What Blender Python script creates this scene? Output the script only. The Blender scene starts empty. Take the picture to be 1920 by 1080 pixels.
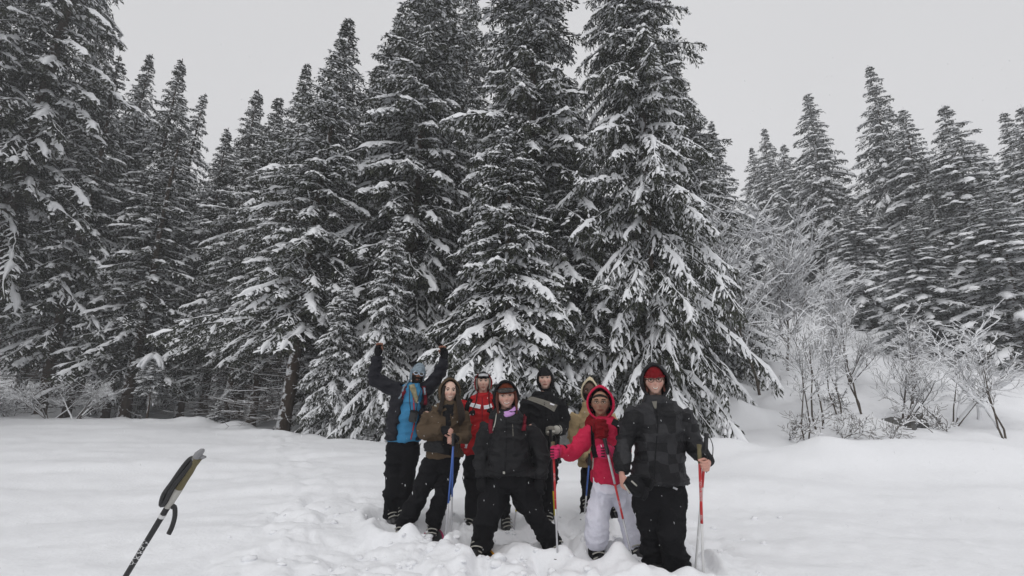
import bpy, bmesh, math, random
import numpy as np
from mathutils import Vector, Matrix
from mathutils.bvhtree import BVHTree

random.seed(7)
SC = bpy.context.scene
COL = SC.collection

# ------------------------------------------------------------------ camera
FPX, CAMZ, HORIZON = 853.0, 1.5, 712.0          # focal length in pixels of a 1920 wide picture
PITCH = math.atan((HORIZON - 540.0) / FPX)
cam_data = bpy.data.cameras.new("camera")
cam_data.sensor_width = 36.0
cam_data.lens = 36.0 * FPX / 1920.0
cam_data.clip_start, cam_data.clip_end = 0.05, 600.0
cam = bpy.data.objects.new("camera", cam_data)
cam.location = (0, 0, CAMZ)
cam.rotation_euler = (math.pi / 2 + PITCH, 0, 0)
COL.objects.link(cam)
SC.camera = cam

# ------------------------------------------------------------------ overcast sky
SUN_EL, SUN_AZ = math.radians(62), math.radians(200)
world = bpy.data.worlds.new("World")
SC.world = world
world.use_nodes = True
wn, wl = world.node_tree.nodes, world.node_tree.links
wn.clear()
w_out = wn.new("ShaderNodeOutputWorld")
w_bg = wn.new("ShaderNodeBackground")
w_bg.inputs["Strength"].default_value = 0.10
w_sky = wn.new("ShaderNodeTexSky")
w_sky.sky_type = "NISHITA"
w_sky.sun_disc = False
w_sky.sun_elevation = SUN_EL
w_sky.sun_rotation = SUN_AZ
w_hsv = wn.new("ShaderNodeHueSaturation")
w_hsv.inputs["Saturation"].default_value = 0.12
w_mix = wn.new("ShaderNodeMixRGB")               # the cloud deck hides nearly all of the clear sky
w_mix.inputs["Fac"].default_value = 0.93
w_mix.inputs["Color2"].default_value = (7.2, 7.2, 7.35, 1)
wl.new(w_sky.outputs[0], w_hsv.inputs["Color"])
wl.new(w_hsv.outputs[0], w_mix.inputs["Color1"])
w_tc = wn.new("ShaderNodeTexCoord")
w_ns = wn.new("ShaderNodeTexNoise")                # faint unevenness of the cloud deck
w_ns.inputs["Scale"].default_value = 1.3
w_ns.inputs["Detail"].default_value = 4
w_mr = wn.new("ShaderNodeMapRange")
w_mr.inputs["To Min"].default_value = 0.90
w_mr.inputs["To Max"].default_value = 1.10
w_mul = wn.new("ShaderNodeMixRGB")
w_mul.blend_type = "MULTIPLY"
w_mul.inputs["Fac"].default_value = 1.0
wl.new(w_tc.outputs["Generated"], w_ns.inputs["Vector"])
wl.new(w_ns.outputs["Fac"], w_mr.inputs["Value"])
wl.new(w_mix.outputs[0], w_mul.inputs["Color1"])
wl.new(w_mr.outputs[0], w_mul.inputs["Color2"])
wl.new(w_mul.outputs[0], w_bg.inputs["Color"])
wl.new(w_bg.outputs[0], w_out.inputs["Surface"])

sun_data = bpy.data.lights.new("sun", "SUN")
sun_data.energy = 0.88
sun_data.angle = math.radians(70)
sun_data.color = (1.0, 0.985, 0.96)
sun = bpy.data.objects.new("sun", sun_data)
sun.location = (0, 0, 60)
sd = Vector((math.sin(SUN_AZ) * math.cos(SUN_EL), math.cos(SUN_AZ) * math.cos(SUN_EL), math.sin(SUN_EL)))
sun.rotation_euler = (-sd).to_track_quat("-Z", "Y").to_euler()
COL.objects.link(sun)

SC.view_settings.view_transform = "Standard"
SC.view_settings.look = "None"
SC.view_settings.exposure = 0.0
SC.view_settings.gamma = 1.0
SC.view_settings.use_curve_mapping = False
SC.cycles.max_bounces = 8
SC.cycles.diffuse_bounces = 4
SC.cycles.volume_bounces = 1

# ------------------------------------------------------------------ helpers
CP, SP = math.cos(PITCH), math.sin(PITCH)
CAM = np.array([0, 0, CAMZ])


def at(px, py, Y):
    """the point at distance Y in front of the camera that the photograph shows at (px, py)"""
    xc, zc = (px - 960.0) / FPX, (540.0 - py) / FPX
    t = Y / (CP - SP * zc)
    return np.array([t * xc, Y, CAMZ + t * (SP + CP * zc)])


def ppm(Y):
    return FPX / Y


_PERM = np.random.default_rng(11).integers(0, 1 << 30, 4096)


def vnoise(p, seed=0):
    """value noise in -1..1 for an (N,3) or (N,2) array"""
    p = np.asarray(p, float)
    if p.shape[1] == 2:
        p = np.column_stack([p, np.zeros(len(p))])
    i = np.floor(p).astype(np.int64)
    f = p - i
    u = f * f * f * (f * (f * 6 - 15) + 10)

    def h(dx, dy, dz):
        k = _PERM[(i[:, 0] + dx + seed * 131) & 4095]
        k = _PERM[(k + i[:, 1] + dy) & 4095]
        k = _PERM[(k + i[:, 2] + dz) & 4095]
        return (k & 0xFFFF) / 32767.5 - 1.0
    r = 0
    for dx in (0, 1):
        for dy in (0, 1):
            for dz in (0, 1):
                w = (u[:, 0] if dx else 1 - u[:, 0]) * (u[:, 1] if dy else 1 - u[:, 1]) * (u[:, 2] if dz else 1 - u[:, 2])
                r = r + w * h(dx, dy, dz)
    return r


def fbm(p, octaves=3, seed=0):
    r, a, s = 0, 1.0, 1.0
    for k in range(octaves):
        r = r + a * vnoise(np.asarray(p) * s, seed + k * 7)
        a *= 0.5
        s *= 2.03
    return r


def sstep(a, b, x):
    t = np.clip((x - a) / (b - a), 0, 1)
    return t * t * (3 - 2 * t)


def mk_mesh(name, V, quads=None, tris=None, smooth=True, mat=None, attr=None):
    me = bpy.data.meshes.new(name)
    V = np.asarray(V, np.float32)
    q = np.asarray(quads, np.int32).reshape(-1, 4) if quads is not None and len(quads) else np.zeros((0, 4), np.int32)
    t = np.asarray(tris, np.int32).reshape(-1, 3) if tris is not None and len(tris) else np.zeros((0, 3), np.int32)
    me.vertices.add(len(V))
    me.vertices.foreach_set("co", V.ravel())
    me.loops.add(q.size + t.size)
    me.loops.foreach_set("vertex_index", np.concatenate([q.ravel(), t.ravel()]))
    me.polygons.add(len(q) + len(t))
    starts = np.concatenate([np.arange(len(q)) * 4, q.size + np.arange(len(t)) * 3]).astype(np.int32)
    me.polygons.foreach_set("loop_start", starts)
    if smooth:
        me.polygons.foreach_set("use_smooth", np.ones(len(q) + len(t), bool))
    if attr is not None:
        a = me.attributes.new("tone", "FLOAT", "POINT")
        a.data.foreach_set("value", np.asarray(attr, np.float32))
    me.update(calc_edges=True)
    if mat is not None:
        me.materials.append(mat)
    return me


def link(name, me, parent=None):
    o = bpy.data.objects.new(name, me)
    COL.objects.link(o)
    if parent is not None:
        o.parent = parent
    return o


def tag(o, label=None, cat=None, group=None, kind=None):
    if label:
        o["label"] = label
    if cat:
        o["category"] = cat
    if group:
        o["group"] = group
    if kind:
        o["kind"] = kind
    return o


def empty(name, loc, label, cat, group=None):
    o = bpy.data.objects.new(name, None)
    o.empty_display_size = 0.2
    COL.objects.link(o)
    o.location = loc
    return tag(o, label, cat, group)


# ------------------------------------------------------------------ materials
def mat(name, col, rough=0.8, var=0.25, vscale=8.0, bump=0.0, bscale=60.0, spec=0.3, metal=0.0, stretch=None, coat=0.0, sheen=0.0):
    m = bpy.data.materials.new(name)
    m.use_nodes = True
    n, l = m.node_tree.nodes, m.node_tree.links
    b = n["Principled BSDF"]
    b.inputs["Roughness"].default_value = rough
    b.inputs["Specular IOR Level"].default_value = spec
    b.inputs["Metallic"].default_value = metal
    b.inputs["Coat Weight"].default_value = coat
    b.inputs["Sheen Weight"].default_value = sheen
    tc = n.new("ShaderNodeTexCoord")
    src = tc.outputs["Object"]
    if stretch:
        mp = n.new("ShaderNodeMapping")
        mp.inputs["Scale"].default_value = stretch
        l.new(src, mp.inputs["Vector"])
        src = mp.outputs[0]
    tx = n.new("ShaderNodeTexNoise")
    tx.inputs["Scale"].default_value = vscale
    tx.inputs["Detail"].default_value = 4
    l.new(src, tx.inputs["Vector"])
    mx = n.new("ShaderNodeMixRGB")
    mx.inputs["Color1"].default_value = tuple(c * (1 - var) for c in col) + (1,)
    mx.inputs["Color2"].default_value = tuple(min(1, c * (1 + var)) for c in col) + (1,)
    l.new(tx.outputs["Fac"], mx.inputs["Fac"])
    l.new(mx.outputs[0], b.inputs["Base Color"])
    if bump:
        t2 = n.new("ShaderNodeTexNoise")
        t2.inputs["Scale"].default_value = bscale
        t2.inputs["Detail"].default_value = 3
        l.new(src, t2.inputs["Vector"])
        bp = n.new("ShaderNodeBump")
        bp.inputs["Strength"].default_value = bump
        bp.inputs["Distance"].default_value = 0.02
        l.new(t2.outputs["Fac"], bp.inputs["Height"])
        l.new(bp.outputs[0], b.inputs["Normal"])
    m["mix"] = mx.name
    return m


def with_mask(m, col2, lo, hi, scale, axis=None):
    """lay a second colour over a material where a noise mask says so"""
    n, l = m.node_tree.nodes, m.node_tree.links
    b = n["Principled BSDF"]
    base = n[m["mix"]]
    tc = n.new("ShaderNodeTexCoord")
    tx = n.new("ShaderNodeTexNoise")
    tx.inputs["Scale"].default_value = scale
    tx.inputs["Detail"].default_value = 3
    l.new(tc.outputs["Object"], tx.inputs["Vector"])
    val = tx.outputs["Fac"]
    if axis is not None:
        ge = n.new("ShaderNodeNewGeometry")
        dt = n.new("ShaderNodeVectorMath")
        dt.operation = "DOT_PRODUCT"
        dt.inputs[1].default_value = axis
        l.new(ge.outputs["Normal"], dt.inputs[0])
        ad = n.new("ShaderNodeMath")
        ad.operation = "MULTIPLY_ADD"
        ad.inputs[1].default_value = 0.22
        l.new(dt.outputs["Value"], ad.inputs[0])
        l.new(val, ad.inputs[2])
        val = ad.outputs[0]
    mr = n.new("ShaderNodeMapRange")
    mr.inputs["From Min"].default_value = lo
    mr.inputs["From Max"].default_value = hi
    l.new(val, mr.inputs["Value"])
    mx = n.new("ShaderNodeMixRGB")
    mx.inputs["Color2"].default_value = tuple(col2) + (1,)
    l.new(mr.outputs[0], mx.inputs["Fac"])
    l.new(base.outputs[0], mx.inputs["Color1"])
    l.new(mx.outputs[0], b.inputs["Base Color"])
    m["mix"] = mx.name
    return m


M_SNOW = mat("snow", (0.85, 0.86, 0.885), 0.75, 0.03, 1.2, 0.35, 26.0, 0.25)
M_TREESNOW = mat("tree_snow", (0.84, 0.85, 0.87), 0.8, 0.05, 3.0, 0.4, 30.0, 0.2)
M_BARK = mat("bark", (0.075, 0.055, 0.042), 0.9, 0.5, 6.0, 0.8, 18.0, 0.2, stretch=(3, 3, 0.7))
with_mask(M_BARK, (0.78, 0.79, 0.81), 0.60, 0.68, 5.0, (-0.8, -0.4, 0.5))
M_TWIG = mat("twig_bark", (0.085, 0.068, 0.055), 0.9, 0.4, 12.0)
M_PALEBARK = mat("snow_plastered_bark", (0.10, 0.085, 0.07), 0.9, 0.4, 12.0)
with_mask(M_PALEBARK, (0.80, 0.81, 0.83), 0.44, 0.52, 4.0, (-0.6, -0.5, 0.6))
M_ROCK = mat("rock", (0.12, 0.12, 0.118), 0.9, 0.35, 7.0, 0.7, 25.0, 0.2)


def needle_mat():
    m = bpy.data.materials.new("spruce_needles")
    m.use_nodes = True
    n, l = m.node_tree.nodes, m.node_tree.links
    b = n["Principled BSDF"]
    b.inputs["Roughness"].default_value = 0.75
    b.inputs["Specular IOR Level"].default_value = 0.2
    at_ = n.new("ShaderNodeAttribute")
    at_.attribute_name = "tone"
    rp = n.new("ShaderNodeValToRGB")
    e = rp.color_ramp.elements
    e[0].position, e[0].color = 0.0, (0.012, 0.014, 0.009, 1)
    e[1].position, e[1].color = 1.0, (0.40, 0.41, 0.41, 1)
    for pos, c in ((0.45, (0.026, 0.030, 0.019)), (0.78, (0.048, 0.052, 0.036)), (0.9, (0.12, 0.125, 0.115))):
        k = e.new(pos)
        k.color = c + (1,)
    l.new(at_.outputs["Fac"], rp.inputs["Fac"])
    l.new(rp.outputs[0], b.inputs["Base Color"])
    return m


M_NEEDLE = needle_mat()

# ------------------------------------------------------------------ snow field and hillsides
EDGE_X = np.array([-60, -21, -14, -9, -5, 0, 3, 6, 60.0])
EDGE_Y = np.array([24, 19.2, 18.3, 15.6, 12.8, 11.7, 11.2, 10.6, 9.5])
FEET = []                                            # (x, y, radius, depth) filled by hand: where boots press into the snow
for fx, fy, fY in ((732, 968, 5.4), (757, 985, 5.02), (812, 990, 5.0), (880, 970, 5.4), (945, 972, 5.4), (900, 1035, 4.45),
                   (1040, 1028, 4.5), (1118, 1055, 4.27), (1192, 1062, 4.22), (1232, 1090, 3.95), (1275, 1092, 3.95), (1150, 985, 5.45)):
    p = at(fx, fy, fY)
    FEET.append((p[0], p[1] - 0.06, 0.19, 0.10))


def ground(x, y):
    x = np.atleast_1d(np.asarray(x, float))
    y = np.atleast_1d(np.asarray(y, float))
    P = np.column_stack([x, y])
    z = 0.05 * fbm(P / 3.1, 3, 3)
    z = z + 0.10 * vnoise(P / 9.0, 9) * sstep(6, 12, np.hypot(x, y))
    ye = np.interp(x, EDGE_X, EDGE_Y) + 0.35 * vnoise(P / 2.0, 21)
    left = 1 - sstep(2.0, 5.5, x)
    right = 1 - left
    d = y - ye
    z = z + left * (-0.55 * sstep(-0.3, 2.0, d) + 0.20 * np.maximum(0, d - 4.0))
    z = z + right * (0.25 * np.maximum(0, d) + 0.06 * np.maximum(0, d - 9.0))
    z = z + right * sstep(0.5, 3, d) * (0.30 * fbm(P / 1.5, 3, 31))
    # drift mounds on the right
    for mx, my, sx, sy, h in ((5.25, 8.0, 0.42, 0.6, 0.15), (5.7, 8.1, 2.1, 0.85, 0.42), (3.85, 9.0, 0.75, 0.9, 0.46),
                              (7.9, 8.0, 2.0, 0.9, 0.30), (4.2, 7.6, 0.8, 0.5, 0.10), (3.6, 6.6, 1.6, 0.5, 0.12), (6.2, 6.3, 1.4, 0.45, 0.10), (-6.5, 8.5, 2.4, 0.7, 0.10), (-3.4, 6.6, 1.3, 0.4, 0.06),
                              (8.6, 10.2, 1.6, 0.9, 0.08), (9.6, 11.0, 1.4, 0.9, 0.10)):
        z = z + h * np.exp(-((x - mx) / sx) ** 2 - ((y - my) / sy) ** 2)
    # small drifts where the tree line meets the field
    z = z + 0.16 * np.exp(-(d / 0.9) ** 2) * np.clip(vnoise(P / 0.9, 41), 0, 1)
    # trampled snow round the group and a trail to the left
    tr = np.exp(-np.maximum(0, np.abs(x - 0.15) - 1.2) ** 2 / 0.3 - np.maximum(0, np.abs(y - 4.5) - 0.75) ** 2 / 0.32)
    tr = np.maximum(tr, 0.75 * np.exp(-np.maximum(0, np.abs(x + 1.0) - 0.7) ** 2 / 0.5 - np.maximum(0, np.abs(y - 3.7) - 0.6) ** 2 / 0.3))
    trail = np.exp(-((x + 1.2 + 0.62 * (y - 4.5)) / 0.55) ** 2) * sstep(4.0, 5.5, y) * (1 - sstep(12, 16, y))
    trail2 = np.exp(-((x + 1.9 + 0.1 * (y - 3) + 0.3 * np.sin(y * 1.3)) / 0.45) ** 2) * (1 - sstep(5, 8, y))
    tr2 = np.maximum(0.5 * trail, 0.7 * trail2)
    PW = P + 0.10 * np.column_stack([vnoise(P / 0.25, 57), vnoise(P / 0.25, 58)])
    lum = np.abs(vnoise(PW / 0.44, 51)) ** 0.8 * 1.0 + np.abs(vnoise(PW / 0.20, 52)) * 0.45 + 0.16 * np.abs(vnoise(P / 0.08, 53)) + 0.04 * vnoise(P / 0.035, 54)
    calm = np.ones_like(x)
    for fx, fy, r, dp in FEET:
        calm = calm * (1 - 0.75 * np.exp(-(np.hypot(x - fx, y - fy + 0.05) / (r * 1.1)) ** 2))
    z = z + np.maximum(tr, tr2) * calm * (0.155 * lum - 0.075)
    pits = np.clip(vnoise(P / np.array([0.30, 0.42]), 55) - 0.35, 0, 1)
    z = z - 0.16 * tr2 * pits
    # faint wind ripple and old prints in the open field
    z = z + 0.022 * vnoise(P / np.array([0.8, 0.30]), 61) + 0.009 * vnoise(P / 0.14, 62) + 0.042 * vnoise(P / np.array([2.2, 0.8]), 63)
    for fx, fy, r, dp in FEET:
        q = np.hypot(x - fx, y - fy) / r
        z = z - dp * np.exp(-q ** 3) + 0.055 * np.exp(-((q - 1.55) / 0.45) ** 2)
    return z


def gz(x, y):
    return float(ground(x, y)[0])


def build_ground():
    fine = np.radians(np.linspace(-62, 62, 440))
    rest = np.radians(np.linspace(62, 298, 60))[1:-1]
    ang = np.concatenate([fine, rest])
    rad = np.concatenate([np.geomspace(0.8, 2.6, 22, endpoint=False), np.linspace(2.6, 6.4, 150, endpoint=False),
                          np.geomspace(6.4, 30, 150, endpoint=False), np.geomspace(30, 130, 40)])
    A, R = np.meshgrid(ang, rad)
    X, Y = (R * np.sin(A)).ravel(), (R * np.cos(A)).ravel()
    Z = ground(X, Y)
    na, nr = len(ang), len(rad)
    i = np.arange(nr - 1)[:, None] * na + np.arange(na)[None, :]
    j = np.arange(nr - 1)[:, None] * na + (np.arange(na)[None, :] + 1) % na
    quads = np.stack([i, j, j + na, i + na], -1).reshape(-1, 4)
    V = np.column_stack([X, Y, Z])
    V = np.vstack([V, [0, 0, gz(0, 0)]])
    k = np.arange(na)
    tris = np.column_stack([np.full(na, len(V) - 1), (k + 1) % na, k])
    o = link("snow_field", mk_mesh("snow_field", V, quads[:, ::-1], tris[:, ::-1], mat=M_SNOW))
    tag(o, "trampled white snow field rising into wooded snowy slopes", kind="structure")


build_ground()


def build_haze():
    bm = bmesh.new()
    bmesh.ops.create_cube(bm, size=1)
    me = bpy.data.meshes.new("haze")
    for v in bm.verts:
        v.co = ((v.co.x) * 280, v.co.y * 280, -3.5 + (v.co.z + 0.5) * 54)
    bm.to_mesh(me)
    m = bpy.data.materials.new("haze")
    m.use_nodes = True
    n, l = m.node_tree.nodes, m.node_tree.links
    n.remove(n["Principled BSDF"])
    v = n.new("ShaderNodeVolumePrincipled")
    v.inputs["Color"].default_value = (0.93, 0.94, 0.96, 1)
    v.inputs["Density"].default_value = 0.0021
    l.new(v.outputs[0], n["Material Output"].inputs["Volume"])
    me.materials.append(m)
    tag(link("haze", me), "thin grey snow haze between the trees", kind="stuff")


build_haze()
# ------------------------------------------------------------------ spruces
def nrm(a):
    return a / np.maximum(1e-9, np.linalg.norm(a, axis=-1, keepdims=True))


UP = np.array([0, 0, 1.0])


def tube_strip(P, R, seg=8, close=True):
    """a tapered tube along the points P with radii R: vertices, quads, tris"""
    P = np.asarray(P, float)
    n = len(P)
    R = np.asarray(R, float)
    if R.ndim == 1:
        R = np.column_stack([R, R])
    T = nrm(np.gradient(P, axis=0))
    ref = np.array([0, 1.0, 0]) if abs(T[0][1]) < 0.9 else np.array([1.0, 0, 0])
    V = []
    a = np.linspace(0, 2 * np.pi, seg, endpoint=False)
    for k in range(n):
        s = np.cross(T[k], ref)
        s = s / np.linalg.norm(s)
        u = np.cross(s, T[k])
        ref = u
        V.append(P[k] + np.outer(np.cos(a), s) * R[k, 0] + np.outer(np.sin(a), u) * R[k, 1])
    V = np.vstack(V)
    i = np.arange(n - 1)[:, None] * seg + np.arange(seg)[None, :]
    j = np.arange(n - 1)[:, None] * seg + (np.arange(seg)[None, :] + 1) % seg
    Q = np.stack([i, j, j + seg, i + seg], -1).reshape(-1, 4)
    tr = []
    if close:
        c0, c1 = len(V), len(V) + 1
        V = np.vstack([V, P[:1], P[-1:]])
        for k in range(seg):
            tr.append((c0, (k + 1) % seg, k))
            tr.append((c1, (n - 1) * seg + k, (n - 1) * seg + (k + 1) % seg))
    return V, Q, np.array(tr, int).reshape(-1, 3)


class Geo:
    def __init__(self):
        self.V, self.Q, self.T, self.n = [], [], [], 0

    def add(self, V, Q=None, T=None):
        self.V.append(V)
        if Q is not None and len(Q):
            self.Q.append(np.asarray(Q) + self.n)
        if T is not None and len(T):
            self.T.append(np.asarray(T) + self.n)
        self.n += len(V)

    def get(self):
        return (np.vstack(self.V), np.vstack(self.Q) if self.Q else None, np.vstack(self.T) if self.T else None)

    def mesh(self, name, m, smooth=True):
        V, Q, T = self.get()
        return mk_mesh(name, V, Q, T, smooth, m)


def prisms(P0, P1, R0, R1, seg=3):
    """many thin tapered sticks at once"""
    T = nrm(P1 - P0)
    ref = np.where(np.abs(T[:, 2:3]) < 0.9, UP[None], np.array([[1.0, 0, 0]]))
    S = nrm(np.cross(T, ref))
    U = np.cross(S, T)
    a = np.linspace(0, 2 * np.pi, seg, endpoint=False)
    n = len(P0)
    c, s = np.cos(a)[None, :, None], np.sin(a)[None, :, None]
    A = P0[:, None] + (S[:, None] * c + U[:, None] * s) * R0[:, None, None]
    B = P1[:, None] + (S[:, None] * c + U[:, None] * s) * R1[:, None, None]
    V = np.concatenate([A, B], 1).reshape(-1, 3)
    k = np.arange(seg)
    q = np.stack([k, (k + 1) % seg, (k + 1) % seg + seg, k + seg], -1)
    Q = (np.arange(n)[:, None, None] * 2 * seg + q[None]).reshape(-1, 4)
    return V, Q


def arches(C, W, Hh, S, N):
    """snow lying along many spines. C (n,k,3) centre line, W and Hh (n,k) half width and height, S (n,k,3) sideways, N (n,k,3) up"""
    n, k, _ = C.shape
    W, Hh = W[..., None], Hh[..., None]
    rows = [C - S * W - N * Hh * 0.25, C - S * W * 0.72 + N * Hh * 0.62, C + N * Hh, C + S * W * 0.72 + N * Hh * 0.62, C + S * W - N * Hh * 0.25]
    V = np.stack(rows, 2)
    m = 5
    i = (np.arange(k - 1)[:, None] * m + np.arange(m - 1)[None]).ravel()
    q = np.stack([i, i + 1, i + m + 1, i + m], -1)
    Q = (np.arange(n)[:, None, None] * (k * m) + q[None]).reshape(-1, 4)
    return V.reshape(-1, 3), Q


def ridges(C, W, Hh, S, N):
    """lighter version of arches: left edge, crest, right edge"""
    n, k, _ = C.shape
    W, Hh = W[..., None], Hh[..., None]
    V = np.stack([C - S * W, C + N * Hh, C + S * W], 2)
    m = 3
    i = (np.arange(k - 1)[:, None] * m + np.arange(m - 1)[None]).ravel()
    q = np.stack([i, i + 1, i + m + 1, i + m], -1)
    Q = (np.arange(n)[:, None, None] * (k * m) + q[None]).reshape(-1, 4)
    return V.reshape(-1, 3), Q


def lumps(C, RX, RZ, D, rng):
    """small irregular domes of snow at the points C, drawn out along D"""
    n = len(C)
    a = np.linspace(0, 2 * np.pi, 7, endpoint=False)
    S = nrm(np.cross(D, UP) + 1e-6)
    F = nrm(np.cross(UP, S))
    rows = []
    for rr, zz in ((1.0, -0.25), (0.93, 0.35), (0.55, 0.85)):
        j = rng.uniform(0.78, 1.22, (n, 7))
        x = np.cos(a)[None] * rr * j
        y = np.sin(a)[None] * rr * j
        rows.append(C[:, None] + S[:, None] * (x * RX[:, None])[..., None] + F[:, None] * (y * RX[:, None] * 1.45)[..., None]
                    + UP * (zz * RZ)[:, None, None] + (D * np.array([0, 0, 1.0]))[:, None] * (y * RX[:, None] * 1.2)[..., None])
    top = C + UP * (RZ * 1.02)[:, None]
    V = np.concatenate([np.concatenate(rows, 1), top[:, None]], 1)
    k = np.arange(7)
    k2 = (k + 1) % 7
    q = np.concatenate([np.stack([k, k2, k2 + 7, k + 7], -1), np.stack([k + 7, k2 + 7, k2 + 14, k + 14], -1)])
    t = np.stack([k + 14, k2 + 14, np.full(7, 21)], -1)
    o = np.arange(n)[:, None, None] * 22
    return V.reshape(-1, 3), (o + q[None]).reshape(-1, 4), (o + t[None]).reshape(-1, 3)


def spruce_meshes(key, H, R, seed, h0=0.04, droop=1.0, dens=1.0, snow=0.5, whorl=0.40, pad=1.0, trunk_r=0.2, curtain=0.3,
                  dead=60, dead_top=0.35, flat=0.0, k_leaf=6, spacing=0.085, leaf=1.0, conv=0.86):
    rng = np.random.default_rng(seed)
    # ---- branches
    hs, azs, Ls = [], [], []
    h, az0 = H * h0, rng.uniform(0, 6.28)
    while h < H * 0.985:
        t = h / H
        nb = int(round((6.5 - 2.0 * t) * dens))
        for k in range(nb):
            prof = (1 - t) ** conv * min(1.0, 0.62 + 2.6 * t) * (0.62 + 0.38 * min(1.0, (1 - t) / 0.14))
            th_ = az0 + k * 6.283 / nb
            lump = 1 + 0.34 * vnoise(np.array([[math.cos(th_) * 1.3, math.sin(th_) * 1.3, h * 0.5 + seed]]), 5)[0]
            L = R * prof * rng.uniform(0.68, 1.12) * lump + 0.06
            q_ = rng.random()
            if q_ < 0.10:
                L *= rng.uniform(0.35, 0.7)
            elif q_ < 0.16:
                L *= 1.18
            hs.append(h + rng.normal(0, 0.10))
            azs.append(az0 + k * 2 * np.pi / nb + rng.normal(0, 0.22))
            Ls.append(L)
        az0 += 0.7 + rng.uniform(-0.3, 0.3)
        h += whorl * (1.05 - 0.62 * t) * rng.uniform(0.8, 1.2)
    hs, azs, Ls = np.array(hs), np.array(azs), np.array(Ls)
    nB = len(hs)
    t = hs / H
    a = (-0.10 + 0.42 * t ** 1.4) * (1 - 0.3 * flat) + rng.normal(0, 0.07, nB)
    b = (0.62 - 0.26 * t) * droop * (1 - 0.45 * flat) + rng.normal(0, 0.07, nB)
    c = 0.24 * (1 - 0.4 * t) + rng.normal(0, 0.03, nB)
    sway = rng.normal(0, 0.12, nB)
    cdroop = np.clip(1.15 - t, 0.2, 1.0)

    def P(i, s):
        L = Ls[i]
        r = L * (s - 0.10 * s * s)
        z = hs[i] + L * (a[i] * s - b[i] * s ** 2 + c[i] * s ** 3)
        an = azs[i] + sway[i] * s + 0.03 * np.sin(s * 9 + i)
        return np.stack([r * np.cos(an), r * np.sin(an), z], -1)

    def frame(i, s):
        T = nrm(P(i, s + 0.02) - P(i, s - 0.02))
        S = nrm(np.cross(T, UP))
        return T, S, np.cross(S, T)

    # ---- twigs along both sides of every branch
    cnt = np.maximum(3, (Ls / spacing).astype(int))
    bi = np.repeat(np.arange(nB), cnt * 2)
    within = np.concatenate([np.arange(c_ * 2) for c_ in cnt])
    side = np.where(within % 2 == 0, 1.0, -1.0)
    s = 0.10 + 0.90 * (within // 2 + rng.uniform(0, 1, len(bi))) / cnt[bi]
    s = np.clip(s, 0.06, 1.0)
    keep = rng.random(len(bi)) < np.clip(0.35 + 2.2 * s, 0, 1)
    bi, s, side = bi[keep], s[keep], side[keep]
    base = P(bi, s)
    T, S, N = frame(bi, s)
    Lf = np.clip(Ls[bi] / 1.3, 0.25, 1.0)
    tl = np.clip(0.36 * Ls[bi] * (1 - s) + 0.04 + 0.13 * Lf, 0.06, 0.60) * rng.uniform(0.65, 1.15, len(bi))
    phi = np.radians(rng.uniform(38, 68, len(bi)))
    hang = rng.random(len(bi)) < curtain * cdroop[bi]
    D = T * np.cos(phi)[:, None] + S * (side * np.sin(phi))[:, None]
    D = D + UP * (-0.10 - 0.30 * rng.random(len(bi)) * cdroop[bi])[:, None]
    D[hang] = D[hang] * 0.35 + np.array([0, 0, -1.0])
    D = nrm(D)
    dr = (0.15 + 0.55 * rng.random(len(bi))) * cdroop[bi] * droop

    def twig(u):
        return base + D * (tl * u)[:, None] - UP * (tl * dr * u ** 2)[:, None]

    # ---- snow cover: clumps along the branch
    cov = 0.5 + 0.5 * vnoise(np.column_stack([bi * 3.17, s * Ls[bi] / 0.32, np.zeros(len(bi))]), 77)
    bcov = rng.uniform(-0.20, 0.20, nB) + 0.05
    cov = cov + bcov[bi] + (s - 0.55) * 0.25 + rng.normal(0, 0.13, len(bi))
    thr = 1 - snow
    # ---- needle sprays
    V, tone = [], []
    nT = len(bi)
    sw = []
    for k in range(k_leaf):
        u = (k + rng.uniform(0.2, 1.0, nT)) / k_leaf
        p = twig(u)
        d0 = nrm(D - UP * (2 * dr * u)[:, None])
        lat = nrm(np.cross(d0, UP) + 1e-6)
        sg = 1.0 if k % 2 else -1.0
        d = nrm(d0 * 0.8 + lat * (sg * rng.uniform(0.25, 0.95, nT))[:, None] + rng.normal(0, 0.22, (nT, 3)) - UP * 0.18)
        ll = rng.uniform(0.085, 0.17, nT) * (0.75 + 0.4 * np.minimum(1, tl / 0.4)) * leaf * (0.5 + 0.5 * Lf)
        ww = rng.uniform(0.014, 0.028, nT) * leaf
        w = nrm(np.cross(d, nrm(UP + rng.normal(0, 0.7, (nT, 3)))))
        m = p + d * (ll * 0.45)[:, None]
        quad = np.stack([p, m - w * ww[:, None], p + d * ll[:, None], m + w * ww[:, None]], 1)
        white = (rng.random(nT) < 0.24 * snow * 2) & (cov > thr - 0.40) & ~hang
        V.append(quad[~white])
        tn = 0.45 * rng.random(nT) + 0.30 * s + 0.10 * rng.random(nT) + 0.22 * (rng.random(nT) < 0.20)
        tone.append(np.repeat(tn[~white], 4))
        q2 = quad[white]
        q2 = q2 + UP * 0.012
        sw.append(q2)
    # woody spine
    cr = Geo()
    ss = np.linspace(0, 1, 6)
    I = np.arange(nB)
    pts = np.stack([P(I, np.full(nB, x)) for x in ss], 1)
    for k in range(5):
        r0 = (0.012 + 0.007 * Ls) * (1 - ss[k] * 0.8)
        r1 = (0.012 + 0.007 * Ls) * (1 - ss[k + 1] * 0.8)
        cr.add(*prisms(pts[:, k], pts[:, k + 1], r0, r1, 3))
    wV, wQ, _ = cr.get()
    V = np.concatenate(V).reshape(-1, 3)
    nq = len(V) // 4
    VV = np.vstack([V, wV])
    QQ = np.vstack([np.arange(nq * 4).reshape(-1, 4), wQ + nq * 4])
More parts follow.
